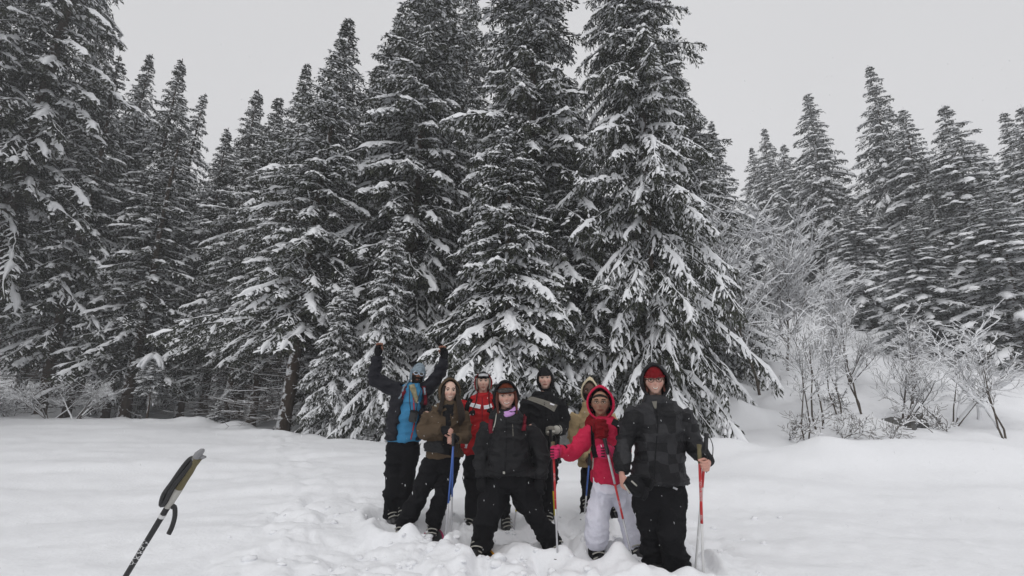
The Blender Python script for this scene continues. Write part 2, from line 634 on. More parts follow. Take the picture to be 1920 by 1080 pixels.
    crown = mk_mesh("crown_" + key, VV, QQ, smooth=False, mat=M_NEEDLE, attr=np.concatenate([np.concatenate(tone), np.full(len(wV), 0.5)]))
    # ---- snow: ridges on the spines
    sn = Geo()
    kk = 17
    s2 = np.linspace(0.10, 1.02, kk)
    C = np.stack([P(I, np.full(nB, x)) for x in s2], 1)
    FR = [frame(I, np.full(nB, x)) for x in s2]
    S2 = np.stack([f[1] for f in FR], 1)
    N2 = np.stack([f[2] for f in FR], 1)
    cv = 0.5 + 0.5 * vnoise(np.column_stack([np.repeat(I * 3.17, kk), (s2[None] * Ls[:, None] / 0.32).ravel(), np.zeros(nB * kk)]), 77)
    cv = cv.reshape(nB, kk) + bcov[:, None] + (s2 - 0.55)[None] * 0.25
    amt = sstep(thr - 0.02, thr + 0.28, cv)
    env = np.minimum(1, (s2[None] - 0.08) * 6) * np.minimum(1, (1.04 - s2[None]) * 7)
    szL = np.clip(Ls / 1.6, 0.35, 1.15)[:, None]
    jit = rng.uniform(0.7, 1.3, (nB, kk))
    W = (0.012 + 0.064 * amt * szL * pad) * env * jit
    Hh = (0.012 + 0.070 * amt * szL * pad) * env * rng.uniform(0.75, 1.25, (nB, kk))
    sn.add(*arches(C + N2 * 0.008 + rng.normal(0, 0.008, C.shape), W, Hh, S2, N2))
    # fingers on the twigs
    sel = (cov > thr) & ~hang
    sel |= (rng.random(nT) < 0.24 * snow * 2) & ~hang
    idx = np.where(sel)[0]
    ku = np.array([0.0, 0.45, 0.95])
    u0 = rng.uniform(0.0, 0.35, len(idx))
    ul = rng.uniform(0.28, 0.62, len(idx))
    us = [u0 + ul * u for u in ku]
    C = np.stack([base[idx] + D[idx] * (tl[idx] * u)[:, None] - UP * (tl[idx] * dr[idx] * u ** 2)[:, None] for u in us], 1)
    Tt = np.stack([nrm(D[idx] - UP * (2 * dr[idx] * u)[:, None]) for u in us], 1)
    Sd = nrm(np.cross(Tt, UP) + 1e-6)
    Nn = np.cross(Sd, Tt)
    am = np.clip((cov[idx] - thr) / 0.35 + 0.35, 0.25, 1.1)[:, None] * pad
    shp = np.array([0.45, 1.15, 0.35])[None]
    rj = rng.uniform(0.6, 1.4, (len(idx), 3))
    W = (0.016 + 0.030 * am) * shp * rj
    Hh = (0.012 + 0.030 * am) * shp * rj
    C = C + rng.normal(0, 0.013, C.shape)
    sn.add(*ridges(C + UP * 0.012, W, Hh, Sd, Nn))
    hv = np.where((cov > thr + 0.04) & ~hang & (rng.random(nT) < 0.42))[0]
    uu = rng.uniform(0.15, 0.8, len(hv))
    Cl = base[hv] + D[hv] * (tl[hv] * uu)[:, None] - UP * (tl[hv] * dr[hv] * uu ** 2)[:, None] + UP * 0.015
    rx = rng.uniform(0.02, 0.066, len(hv)) * pad * np.clip(Lf[hv], 0.4, 1)
    sn.add(*lumps(Cl, rx, rx * rng.uniform(0.55, 0.95, len(hv)), nrm(D[hv] - UP * (2 * dr[hv] * uu)[:, None]), rng))
    q2 = np.concatenate(sw).reshape(-1, 3)
    sn.add(q2, np.arange(len(q2)).reshape(-1, 4))
        # ---- trunk with dead limbs
    tk = Geo()
    zz = np.concatenate([[-0.6, 0.0, 0.15, 0.4], np.linspace(1.0, H * 0.99, 18)])
    rr = trunk_r * (1 - np.clip(zz, 0, H) / H) ** 0.9 + 0.012
    rr[:2] *= (1.5, 1.32)
    rr[2] *= 1.14
    wob = np.column_stack([0.06 * np.sin(zz * 0.5 + seed), 0.06 * np.cos(zz * 0.37 + seed), zz])
    wob[:, :2] *= np.clip(zz / 4, 0, 1)[:, None]
    tk.add(*tube_strip(wob, rr, 10))
    nd = dead
    if nd:
        z0 = rng.uniform(0.6, max(1.0, H * dead_top), nd)
        an = rng.uniform(0, 6.283, nd)
        L = rng.uniform(0.6, 1.9, nd)
        out = np.column_stack([np.cos(an), np.sin(an), rng.uniform(-0.25, 0.12, nd)])
        p = np.column_stack([np.zeros(nd), np.zeros(nd), z0])
        sp = []
        for k in range(4):
            q = p + (out + np.array([0, 0, -0.10 + 0.10 * k])) * (L / 4)[:, None] + rng.normal(0, 0.03, (nd, 3))
            r0, r1 = 0.014 * (1 - k / 4.6), 0.014 * (1 - (k + 1) / 4.6)
            tk.add(*prisms(p, q, np.full(nd, r0), np.full(nd, r1), 3))
            sp.append((p, q))
            for z in range(2):                        # side shoots
                d2 = nrm(out + rng.normal(0, 0.6, (nd, 3)))
                tk.add(*prisms(q, q + d2 * rng.uniform(0.12, 0.4, nd)[:, None], np.full(nd, 0.007), np.full(nd, 0.003), 3))
            p = q
        trunk = tk.mesh("trunk_" + key, M_BARK)
        V0 = np.concatenate([np.concatenate([x[0] for x in sp]), np.concatenate([x[1] for x in sp])])
        A, B = np.concatenate([x[0] for x in sp]), np.concatenate([x[1] for x in sp])
        T = nrm(B - A)
        Sd = nrm(np.cross(T, UP))
        Nn = np.cross(Sd, T)
        C = np.stack([A, B], 1)
        w = np.repeat((rng.uniform(0.005, 0.016, len(A)) * (rng.random(len(A)) < 0.6))[:, None], 2, 1)
        sV, sQ = arches(C + UP * 0.01, w, w, np.stack([Sd, Sd], 1), np.stack([Nn, Nn], 1))
        sn.add(sV, sQ)
    else:
        trunk = tk.mesh("trunk_" + key, M_BARK)
    snowm = sn.mesh("snow_load_" + key, M_TREESNOW)
    return dict(H=H, R=R, crown=crown, snow=snowm, trunk=trunk)


KIND = {
    # big drooping spruces of the centre, snow to the ground
    "grand": spruce_meshes("grand", 15.0, 3.9, 101, 0.02, 1.15, 1.25, 0.57, 0.29, 0.88, 0.24, 0.36, 40, 0.3, spacing=0.095, conv=0.62),
    "tall": spruce_meshes("tall", 16.0, 3.4, 102, 0.05, 1.15, 1.1, 0.55, 0.33, 0.92, 0.22, 0.38, 60, 0.35, spacing=0.10, conv=0.74),
    "young": spruce_meshes("young", 8.6, 2.9, 103, 0.02, 1.05, 1.2, 0.58, 0.25, 0.88, 0.13, 0.28, 0),
    # spruces of the forest edge: bare stems below, dark within
    "edge": spruce_meshes("edge", 17.0, 3.3, 104, 0.22, 1.2, 1.05, 0.52, 0.36, 0.95, 0.165, 0.40, 170, 0.5, spacing=0.115),
    "old": spruce_meshes("old", 24.0, 4.8, 105, 0.19, 1.3, 1.0, 0.52, 0.42, 1.15, 0.27, 0.44, 160, 0.4, spacing=0.115, leaf=1.15),
    # layered trees of the right-hand slope
    "layered": spruce_meshes("layered", 20.0, 3.7, 106, 0.05, 1.55, 1.1, 0.60, 0.62, 2.0, 0.22, 0.34, 30, 0.2, flat=0.0, spacing=0.135, k_leaf=5, leaf=1.25),
    "slope": spruce_meshes("slope", 20.0, 3.5, 107, 0.08, 1.5, 1.05, 0.57, 0.56, 1.6, 0.22, 0.36, 60, 0.3, flat=0.0, spacing=0.135, k_leaf=5, leaf=1.25),
    "far": spruce_meshes("far", 20.0, 3.4, 108, 0.18, 1.15, 0.85, 0.50, 0.56, 1.2, 0.22, 0.28, 160, 0.5, spacing=0.18, k_leaf=5, leaf=1.5),
    "sapling": spruce_meshes("sapling", 2.0, 0.75, 109, 0.05, 0.8, 1.0, 0.55, 0.16, 0.7, 0.03, 0.1, 0, spacing=0.05, k_leaf=5, leaf=0.7),
}


def place_spruce(kind, tx, ty, Y, rad, label, group, rot=None, lean=(2.0, 0.0), name="spruce_tree", base_dx=0.0, cat="tree"):
    """top of the tree at pixel (tx, ty) and distance Y; rad = crown radius in metres"""
    k = KIND[kind]
    top = at(tx, ty, Y)
    lx, ly = math.radians(lean[0]), math.radians(lean[1])
    bx, by = top[0], top[1]
    for _ in range(4):
        bz = gz(bx, by)
        h = top[2] - bz
        bx, by = top[0] - math.tan(lx) * h, top[1] + math.tan(ly) * h
    o = empty(name, (bx, by, bz - 0.03), label, cat, group)
    h = top[2] - bz
    sz = h / k["H"] / math.cos(lx)
    sr = rad / k["R"]
    o.scale = (sr, sr, sz)
    o.rotation_mode = "XYZ"
    r = rot if rot is not None else random.uniform(0, 6.283)
    o.rotation_euler = (Matrix.Rotation(lx, 4, "Y") @ Matrix.Rotation(ly, 4, "X") @ Matrix.Rotation(r, 4, "Z")).to_euler()
    for part, key in (("trunk", "trunk"), ("crown", "crown"), ("snow_load", "snow")):
        link(part, k[key], o)
    return o


G1, G2, G3 = "tall spruces along the left of the snow field", "spruces in the middle of the picture", "spruces on the right-hand slope"
TREES = [
    ("old", -70, -620, 12.0, 4.2, "nearest spruce at the left edge, its heavy snowy boughs cut by the frame", G1, 0.4, (3, 0)),
    ("old", 232, -360, 19.0, 6.3, "tall spruce in the upper left corner with long sloping boughs and top out of frame", G1, 1.9, (3, 0)),
    ("old", 60, -330, 17.0, 4.6, "tall dark spruce behind the nearest left edge boughs, top out of frame", G1, 3.1, (2, 0)),
    ("edge", 285, 95, 23.0, 3.9, "narrow spruce top just right of the big upper left spruce", G1, None, (3, 0)),
    ("edge", 345, 105, 22.0, 3.9, "pointed spruce second from the sky gap at upper left", G1, None, (3, 0)),
    ("slope", 385, 168, 25.0, 3.5, "shorter spruce whose tip stands alone at the left rim of the sky gap", G1, None, (3, 0)),
    ("edge", 488, 163, 24.0, 4.4, "spruce with even layered boughs at the right rim of the upper left sky gap", G2, None, (3, 0)),
    ("edge", 525, 175, 21.0, 4.0, "short layered spruce tucked under the two thin tips left of centre", G2, None, (3, 0)),
    ("edge", 578, 112, 20.0, 3.6, "thin spruce tip just left of the tall pointed spruce left of centre", G2, None, (3, 0)),
    ("edge", 656, 28, 16.0, 4.3, "tall pointed spruce left of centre with a bare reddish trunk at the snow edge", G2, 2.2, (4, 0)),
    ("tall", 755, 14, 19.5, 4.8, "spruce whose tip stands between the tall pointed one and the tree behind the raised arms", G2, None, (2, 0)),
    ("tall", 822, -140, 17.0, 5.0, "tall spruce behind the man with raised arms, tip cut by the top edge", G2, 0.3, (2, 0)),
    ("edge", 885, -70, 21.0, 4.6, "slim spruce tip at the top edge left of the centre tree", G2, None, (2, 0)),
    ("tall", 1000, -230, 15.0, 4.7, "tall central spruce behind the hooded group, tip cut by the top edge", G2, 4.0, (1, 0)),
    ("grand", 1172, -230, 13.4, 3.55, "largest spruce right of centre with snow laden boughs sweeping to the ground", G2, 2.6, (0, 0)),
    ("young", 958, 205, 12.6, 3.6, "shorter spruce in front of the central one, thick snow on its rounded top", G2, 1.1, (1, 0)),
    ("tall", 1270, 130, 18.5, 3.8, "spruce half hidden behind the right side of the largest spruce", G2, None, (0, 0)),
    ("slope", 1332, 222, 23.0, 3.0, "greyer spruce showing its tip just right of the largest spruce", G3, None, (0, 0)),
    ("edge", 708, 120, 22.0, 3.8, "shorter spruce filling the notch right of the tall pointed spruce left of centre", G2, None, (2, 0)),
    ("slope", 945, 95, 20.0, 3.8, "spruce filling the notch left of the central spruce", G2, None, (1, 0)),
    ("slope", 1068, 165, 19.0, 3.6, "spruce filling the notch between the central and the largest spruce", G2, None, (1, 0)),
    ("tall", 1072, 260, 14.2, 3.4, "shorter dark spruce wedged between the rounded one and the largest spruce", G2, 5.0, (0, 0)),
    ("edge", 430, 235, 23.0, 3.6, "low spruce closing the foot of the upper left sky gap", G2, 0.9, (2, 0)),
    ("edge", 610, 190, 18.5, 3.6, "spruce crowding the left side of the tall pointed spruce left of centre", G2, 2.9, (2, 0)),
    ("young", 655, 500, 14.2, 1.5, "young spruce with snowy sprays beside the bare reddish trunk", G2, 2.0, (2, 0)),
    ("young", 745, 400, 14.0, 1.9, "young spruce rising right behind the raised left hand", G2, 3.0, (1, 0)),
    ("slope", 1408, 272, 42.0, 3.8, "thin hazy spruce, leftmost tip of the far slope", G3, None, (0, 0)),
    ("slope", 1432, 236, 40.0, 4.2, "hazy spruce left of the taller pointed one on the far slope", G3, None, (0, 0)),
    ("layered", 1468, 265, 36.0, 4.2, "snowy layered spruce just left of the pointed tree above the frosted birch", G3, None, (0, 0)),
    ("slope", 1512, 170, 33.0, 4.7, "pointed spruce standing alone between two sky gaps on the right", G3, None, (0, 0)),
    ("slope", 1628, 117, 30.0, 4.3, "tallest spruce of the right-hand slope, its tip highest against the sky there", G3, None, (0, 0)),
    ("layered", 1690, 198, 28.0, 4.4, "spruce leaning on the right side of the tallest slope tree", G3, None, (0, 0)),
    ("layered", 1768, 190, 24.0, 4.6, "broad spruce on the right slope with thick white pads of snow", G3, 1.0, (0, 0)),
    ("layered", 1835, 262, 30.0, 4.2, "pale spruce tip in the dip near the right edge", G3, None, (0, 0)),
    ("slope", 1880, 205, 25.0, 3.5, "thin spruce tip second from the right edge", G3, None, (0, 0)),
    ("layered", 1915, 190, 21.0, 4.2, "spruce at the right edge with heavy snow pads on its boughs", G3, 2.0, (0, 0)),
    ("layered", 1845, 330, 18.0, 3.9, "low broad spruce at the right edge above the white shrubs", G3, 0.5, (0, 0)),
    ("layered", 1700, 400, 20.0, 3.3, "low spruce with white pads left of the broad one on the right slope", G3, 4.4, (0, 0)),
    ("layered", 1590, 360, 27.0, 3.6, "middling spruce below the sky gap left of the tallest slope tree", G3, 2.4, (0, 0)),
    ("layered", 1310, 330, 20.0, 3.2, "low pale spruce at the right foot of the largest spruce", G3, 0.5, (0, 0)),
]
for kind, tx, ty, Y, rad, lab, grp, rot, lean in TREES:
    place_spruce(kind, tx, ty, Y, rad, lab, grp, rot, lean)

# the forest behind: only its dark mass and a few stems show
SKY_X = [-300, 0, 260, 330, 405, 470, 560, 640, 700, 760, 900, 1065, 1150, 1300, 1390, 1450, 1570, 1600, 1640, 1720, 1850, 1920, 2300]
SKY_Y = [-300, -300, 60, 130, 290, 200, 190, 90, 160, 60, 60, 110, 40, 230, 330, 290, 330, 270, 160, 240, 290, 230, 150]
rf = np.random.default_rng(5)
FILL = {"left": "dark spruce in the crowded forest behind the left edge of the field",
        "mid": "dark spruce in the crowded forest behind the central trees",
        "right": "hazy spruce crowded on the slope behind the right-hand trees"}
pts = []
tries = 0
while len(pts) < 78 and tries < 4000:
    tries += 1
    px = rf.uniform(-260, 2150)
    Y = rf.uniform(19, 44) if px < 1350 else rf.uniform(24, 52)
    if 850 < px < 1330:
        Y = rf.uniform(18, 40)
    X = (px - 960) / FPX * Y
    if any((X - q[0]) ** 2 + (Y - q[1]) ** 2 < 5.0 for q in pts):
        continue
    ty = np.interp(px, SKY_X, SKY_Y) + rf.uniform(30, 260)
    pts.append((X, Y))
    zone = "left" if px < 430 else ("mid" if px < 1340 else "right")
    place_spruce("far" if (Y > 24 or px < 900) else "slope", px, ty, Y, rf.uniform(3.0, 4.0), FILL[zone], "forest behind, " + zone, None, (2 if px < 900 else 0, 0))

# saplings and the thin one with a snow cap
place_spruce("sapling", 412, 752, 17.2, 0.55, "tiny spruce sapling under snow at the foot of the left forest", "young trees at the left forest edge", 0.3, (0, 0), "spruce_sapling")
place_spruce("sapling", 690, 800, 13.2, 0.35, "tiny spruce sapling poking from the snow left of the raised arms", "young trees at the left forest edge", 1.3, (0, 0), "spruce_sapling")


def capped_tree():
    top = at(287, 672, 18.6)
    base = at(272, 799, 18.6)
    z = gz(base[0], base[1])
    o = empty("thin_tree", (base[0], base[1], z), "thin leaning young tree bent under one white cap of snow", "tree", "young trees at the left forest edge")
    tip = top - np.array([base[0], base[1], z])
    u = np.linspace(0, 1, 7)
    P = np.outer(u, tip) + np.column_stack([0.05 * np.sin(u * 5), 0 * u, 0 * u])
    P[0, 2] = -0.3
    V, Q, T = tube_strip(P, 0.045 * (1 - 0.7 * u), 6)
    link("trunk", mk_mesh("thin_trunk", V, Q, T, True, M_BARK), o)
    k = KIND["sapling"]
    for zf, sc, yaw in ((0.45, 1.0, 0.3), (0.62, 0.95, 1.8)):
        for nm, me in (("crown", k["crown"]), ("snow_load", k["snow"])):
            c = link(nm, me, o)
            c.location = (tip[0] * zf, 0, tip[2] * zf)
            c.scale = (sc * 0.9, sc * 0.9, sc * 0.62)
            c.rotation_euler = (0, 0, yaw)
    rng = np.random.default_rng(3)
    g = Geo()
    for k in range(16):
        a = rng.uniform(0, 6.28)
        L = rng.uniform(0.25, 0.8)
        u = np.linspace(0, 1, 5)
        P = tip * 0.99 + np.column_stack([np.cos(a) * L * u, np.sin(a) * L * u * 0.7, 0.12 - (0.55 + 0.3 * rng.random()) * L * u * u])
        V, Q, T = tube_strip(P, np.column_stack([0.14 * (1 - 0.55 * u), 0.10 * (1 - 0.55 * u)]), 7)
        g.add(V + rng.normal(0, 0.012, V.shape), Q, T)
    link("snow_cap", g.mesh("snow_cap", M_TREESNOW), o)


capped_tree()


# ------------------------------------------------------------------ bare shrubs and the frosted birch
def shrub_meshes(key, seed, stems, H, spread, thick=0.03, levels=3, kids=5, droop=0.0, frost=1.0, segs=5, up=0.25, kink=0.22, heap=1.0, m=None, low=2):
    rng = np.random.default_rng(seed)
    A, B, R0, R1 = [], [], [], []
    stack = []
    for k in range(stems):
        a = rng.uniform(0, 6.283)
        d = np.array([math.cos(a) * spread, math.sin(a) * spread, 1.0])
        off = np.array([math.cos(a), math.sin(a), 0]) * rng.uniform(0, 0.16) * min(1, stems - 1)
        stack.append((off - UP * 0.15, d / np.linalg.norm(d), H * rng.uniform(0.7, 1.1), thick * rng.uniform(0.7, 1.1), 0))
    while stack:
        p, d, L, r, lv = stack.pop()
        n = segs if lv < 2 else 3
        for k in range(n):
            d = d + rng.normal(0, kink, 3) * (0.6 if lv == 0 else 1) + UP * (up if lv else 0.08) * 0.5 - UP * droop * (k / n)
            d = d / np.linalg.norm(d)
            q = p + d * (L / n)
            rr0, rr1 = r * (1 - 0.75 * k / n), r * (1 - 0.75 * (k + 1) / n)
            A.append(p), B.append(q), R0.append(rr0), R1.append(rr1)
            if lv < levels and (k >= low or lv > 0):
                for z in range(rng.integers(kids // 2, kids + 1) if lv == 0 else rng.integers(1, 3)):
                    a = rng.normal(0, 1, 3)
                    a -= d * a.dot(d)
                    a /= np.linalg.norm(a)
                    ang = rng.uniform(0.5, 1.0)
                    if lv >= 2 and rng.random() < 0.4:
                        continue
                    stack.append((p + (q - p) * rng.random(), d * math.cos(ang) + a * math.sin(ang), L * rng.uniform(0.28, 0.55), rr1 * 0.62, lv + 1))
            p = q
    A, B, R0, R1 = map(np.array, (A, B, R0, R1))
    V, Q = prisms(A, B, np.maximum(R0, 0.0035), np.maximum(R1, 0.003), 4)
    wood = mk_mesh("branches_" + key, V, Q, None, True, m or M_TWIG)
    T = nrm(B - A)
    ok = (np.abs(T[:, 2]) < 0.88) & (rng.random(len(A)) < frost)
    A, B, T, R0, R1 = A[ok], B[ok], T[ok], R0[ok], R1[ok]
    S = nrm(np.cross(T, UP))
    N = np.cross(S, T)
    wj = rng.uniform(0.006, 0.015, len(A)) * np.where(R0 > 0.011, 1.7, 1.0) * heap
    W = np.stack([R0 * 0.8 + wj, R1 * 0.8 + wj], 1)
    Hh = W * rng.uniform(0.9, 1.7, (len(A), 1))
    C = np.stack([A + N * (R0 * 0.6)[:, None], B + N * (R1 * 0.6)[:, None]], 1)
    V, Q = arches(C, W, Hh, np.stack([S, S], 1), np.stack([N, N], 1))
    return wood, mk_mesh("twig_snow_" + key, V, Q, None, True, M_TREESNOW)


SHRUB = {
    "multi": shrub_meshes("multi", 21, 2, 2.6, 0.2, 0.038, 3, 3, heap=0.85),
    "low": shrub_meshes("low", 22, 5, 1.3, 0.8, 0.02, 2, 5, low=1),
    "wide": shrub_meshes("wide", 23, 5, 2.6, 0.65, 0.035, 2, 4, 0.05, heap=0.85),
    "birch": shrub_meshes("birch", 24, 1, 8.0, 0.08, 0.085, 3, 5, 0.0, 1.0, 9, 0.22, 0.14, 1.7),
    "crook": shrub_meshes("crook", 31, 1, 2.9, 0.28, 0.055, 2, 3, 0.0, 1.0, 7, 0.2, 0.24, 0.9, M_PALEBARK),
    "sparse": shrub_meshes("sparse", 26, 3, 0.9, 1.0, 0.010, 2, 3, 0.1, 0.35, low=1),
}


def place_shrub(kind, px, py, Y, sc, label, rot, name="bare_shrub", cat="shrub", grp="snowy shrubs on the right-hand bank", scz=None):
    p = at(px, py, Y)
    z = gz(p[0], p[1])
    o = empty(name, (p[0], p[1], z), label, cat, grp)
    o.scale = (sc, sc, scz or sc)
    o.rotation_euler = (0, 0, rot)
    link("branches", SHRUB[kind][0], o)
    tag(link("twig_snow", SHRUB[kind][1], o), kind="stuff")


place_shrub("birch", 1425, 745, 15.5, 0.74, "large frosted deciduous tree with fine white twigs before the right-hand spruces", 0.4, "frosted_tree", "tree")
place_shrub("birch", 1480, 720, 17.5, 0.62, "smaller frosted tree just right of and behind the large frosted one", 2.4, "frosted_tree", "tree")
place_shrub("birch", 1575, 730, 18.5, 0.45, "lowest frosted tree, right of the two larger frosted ones", 4.4, "frosted_tree", "tree")
place_shrub("multi", 1420, 745, 17.0, 0.9, "shrub on a thin dark stem at the foot of the large frosted tree", 1.0)
place_shrub("multi", 1508, 820, 11.4, 0.9, "twin stemmed shrub standing right behind the pointed snow mound", 0.2)
place_shrub("multi", 1537, 815, 11.9, 0.95, "slender shrub beside the twin stemmed one behind the mound", 2.9)
place_shrub("multi", 1628, 800, 12.6, 0.95, "upright brown stemmed shrub in the middle of the right bank", 4.1)
place_shrub("wide", 1590, 750, 17.0, 0.75, "wide tangled shrub high on the bank behind the upright brown stem", 1.4)
place_shrub("wide", 1690, 790, 13.0, 0.7, "dense fan shaped shrub above the dark hollow in the bank", 0.9)
place_shrub("wide", 1735, 770, 15.0, 0.75, "tangled shrub between the fan shaped one and the crooked white trunk", 3.3)
place_shrub("crook", 1835, 795, 12.6, 0.95, "crooked tree plastered white with one leaning trunk near the right edge", 0.6, "crooked_tree", "tree")
place_shrub("crook", 1880, 815, 11.6, 0.8, "bent white sapling at the right edge of the bank", 2.2, "crooked_tree", "tree")
place_shrub("multi", 1582, 795, 12.9, 0.8, "slight shrub between the slender one and the upright brown stems", 5.2)
place_shrub("wide", 1782, 800, 12.4, 0.75, "spreading shrub left of the crooked white tree on the bank", 2.2)
place_shrub("multi", 1893, 825, 11.0, 0.8, "upright twiggy shrub at the far right of the bank", 3.6)
place_shrub("multi", 1705, 770, 14.5, 0.9, "tall thin shrub behind the fan shaped shrub on the bank", 0.8)
place_shrub("sparse", 1475, 800, 11.3, 1.2, "small sparse twigs left of the twin stemmed shrub", 1.0)
place_shrub("sparse", 1560, 815, 11.3, 1.1, "small sparse twigs right of the twin stemmed shrub", 2.0)
place_shrub("sparse", 1660, 850, 10.7, 1.0, "thin twigs poking from the open snow of the bank", 3.0)
place_shrub("sparse", 1790, 850, 11.0, 1.25, "low twigs lying on the snow below the crooked white tree", 4.0)
place_shrub("sparse", 1600, 770, 13.5, 1.2, "sparse twigs at the foot of the wide tangled shrub", 5.0)
GL = "snowy bushes at the left forest edge"
place_shrub("wide", 95, 792, 18.4, 0.72, "white twigged bush at the left, spreading low before dark trunks", 0.3, "bare_shrub", "shrub", GL, 0.6)
place_shrub("wide", 137, 797, 18.0, 0.70, "leaning bush with thick white branches right of the low spreading one", 2.6, "bare_shrub", "shrub", GL, 0.6)
place_shrub("low", 20, 790, 18.5, 0.9, "small bush in the corner where the field meets the left frame", 1.6, "bare_shrub", "shrub", GL)


# dark stones of the bank, and lumps standing in for shaded earth
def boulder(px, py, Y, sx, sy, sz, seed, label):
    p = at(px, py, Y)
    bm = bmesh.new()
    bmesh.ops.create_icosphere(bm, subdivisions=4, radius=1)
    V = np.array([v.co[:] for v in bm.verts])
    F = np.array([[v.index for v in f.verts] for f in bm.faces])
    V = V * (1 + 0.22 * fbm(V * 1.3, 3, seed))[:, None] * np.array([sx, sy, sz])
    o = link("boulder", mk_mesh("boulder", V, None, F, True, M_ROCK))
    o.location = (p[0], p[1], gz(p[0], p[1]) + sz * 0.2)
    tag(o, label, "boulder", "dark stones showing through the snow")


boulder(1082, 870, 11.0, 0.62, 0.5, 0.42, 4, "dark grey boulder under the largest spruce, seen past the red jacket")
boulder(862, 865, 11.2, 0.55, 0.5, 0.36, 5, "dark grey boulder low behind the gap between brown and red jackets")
boulder(1680, 795, 12.3, 0.42, 0.3, 0.16, 6, "dark stone in the hollow below the fan shaped shrub")
boulder(1715, 840, 11.4, 0.12, 0.1, 0.16, 7, "small black stone on the open bank below the fan shaped shrub")
boulder(1728, 800, 12.0, 0.13, 0.12, 0.30, 8, "narrow dark rock face beside the dark hollow of the bank")
# ------------------------------------------------------------------ people
def fabric(name, col, rough=0.75, var=0.18, bump=0.5, spec=0.25, vscale=9.0, bscale=38.0):
    return mat(name, col, max(rough, 0.7) if spec < 0.3 else 0.58, var, vscale, bump, bscale, spec * (0.4 if spec < 0.3 else 0.42))


F_BLACK = fabric("black_cloth", (0.012, 0.012, 0.0135))
F_BLACK2 = fabric("black_shell_cloth", (0.0145, 0.0145, 0.016), 0.55, 0.2, 0.5, 0.35)
F_TROUSER = fabric("black_trouser_cloth", (0.0095, 0.0095, 0.011), 0.8)
F_GREYT = fabric("charcoal_trouser_cloth", (0.017, 0.017, 0.019), 0.85)
F_NAVY = fabric("dark_quilted_cloth", (0.014, 0.014, 0.019), 0.6, 0.2, 0.5, 0.35)
F_BLUE = fabric("blue_shell_cloth", (0.055, 0.235, 0.43), 0.6, 0.12)
F_BROWN = fabric("brown_cloth", (0.088, 0.062, 0.040), 0.85, 0.2)
F_RED = fabric("red_cloth", (0.40, 0.018, 0.022), 0.6, 0.12)
F_PINK = fabric("crimson_pink_cloth", (0.50, 0.020, 0.065), 0.6, 0.12)
F_GLOVEPINK = fabric("pink_glove_cloth", (0.56, 0.035, 0.12), 0.7, 0.12)
F_SCARF = fabric("dark_red_wool", (0.22, 0.012, 0.018), 0.95, 0.35, 0.9, 0.1, 40, 120)
F_TAN = fabric("tan_cloth", (0.36, 0.27, 0.15), 0.85, 0.15)
F_CREAM = fabric("cream_hood_cloth", (0.56, 0.49, 0.35), 0.85, 0.12)
F_WHITE = fabric("white_trouser_cloth", (0.73, 0.73, 0.82), 0.7, 0.05)
F_GREY = fabric("grey_cloth", (0.20, 0.19, 0.165), 0.8, 0.15)
F_LGREY = fabric("pale_grey_cloth", (0.42, 0.41, 0.37), 0.8, 0.15)
F_REFLECT = fabric("reflective_white", (0.78, 0.78, 0.82), 0.5, 0.04, 0)
F_BURG = fabric("burgundy_webbing", (0.16, 0.014, 0.026), 0.8)
F_LILAC = fabric("lilac_fleece", (0.52, 0.29, 0.60), 0.9)
F_KNIT = mat("grey_blue_knit", (0.24, 0.30, 0.35), 0.95, 0.75, 55.0, 1.0, 90.0, 0.1)
F_REDHAT = fabric("dark_red_knit", (0.20, 0.014, 0.018), 0.95, 0.25, 0.8, 0.1, 40, 140)
F_STRIPEHAT = mat("striped_knit", (0.14, 0.035, 0.018), 0.95, 0.6, 18.0, 0.8, 120.0, 0.1, stretch=(0.3, 0.3, 4))
F_SCARF2 = mat("patterned_scarf", (0.30, 0.27, 0.17), 0.9, 0.8, 24.0, 0.4, 60.0, 0.1)
F_ZIP = fabric("red_zip", (0.55, 0.05, 0.05), 0.5)
F_OLIVE = fabric("olive_grip", (0.15, 0.13, 0.075), 0.6)
M_PLASTIC = mat("black_plastic", (0.012, 0.012, 0.013), 0.4, 0.1, 10, 0, 1, 0.5)
M_LENS = mat("dark_lens", (0.03, 0.022, 0.015), 0.12, 0.1, 10, 0, 1, 0.6)
M_SILVERLENS = mat("silver_lens", (0.55, 0.56, 0.58), 0.25, 0.2, 14, 0, 1, 0.5)
M_FRAMEBLUE = mat("pale_blue_frame", (0.50, 0.60, 0.72), 0.4, 0.05, 10, 0, 1, 0.5)
M_EYEWHITE = mat("eye_white", (0.62, 0.58, 0.55), 0.35, 0.05, 10)
M_IRIS = mat("dark_iris", (0.03, 0.02, 0.014), 0.25, 0.1, 20)
M_TEETH = mat("teeth", (0.68, 0.65, 0.58), 0.35, 0.04, 20)
M_HAIRDARK = mat("dark_brown_hair", (0.022, 0.014, 0.010), 0.6, 0.5, 30, 0.9, 70, 0.35, stretch=(3, 3, 0.3))
M_HAIRRED = mat("auburn_hair", (0.10, 0.025, 0.014), 0.6, 0.5, 30, 0.9, 70, 0.35, stretch=(3, 3, 0.3))
M_BEARD = mat("dark_beard", (0.020, 0.014, 0.011), 0.9, 0.4, 60, 0.9, 120)
M_SILVER = mat("pole_aluminium", (0.50, 0.50, 0.52), 0.35, 0.12, 20, 0, 1, 0.5, 0.35)
M_POLERED = mat("pole_red", (0.48, 0.018, 0.02), 0.35, 0.1, 20, 0, 1, 0.5)
M_POLEBLUE = mat("pole_blue", (0.055, 0.13, 0.42), 0.35, 0.1, 20, 0, 1, 0.5)
M_POLEYEL = mat("pole_yellow", (0.62, 0.52, 0.03), 0.4, 0.1, 20)
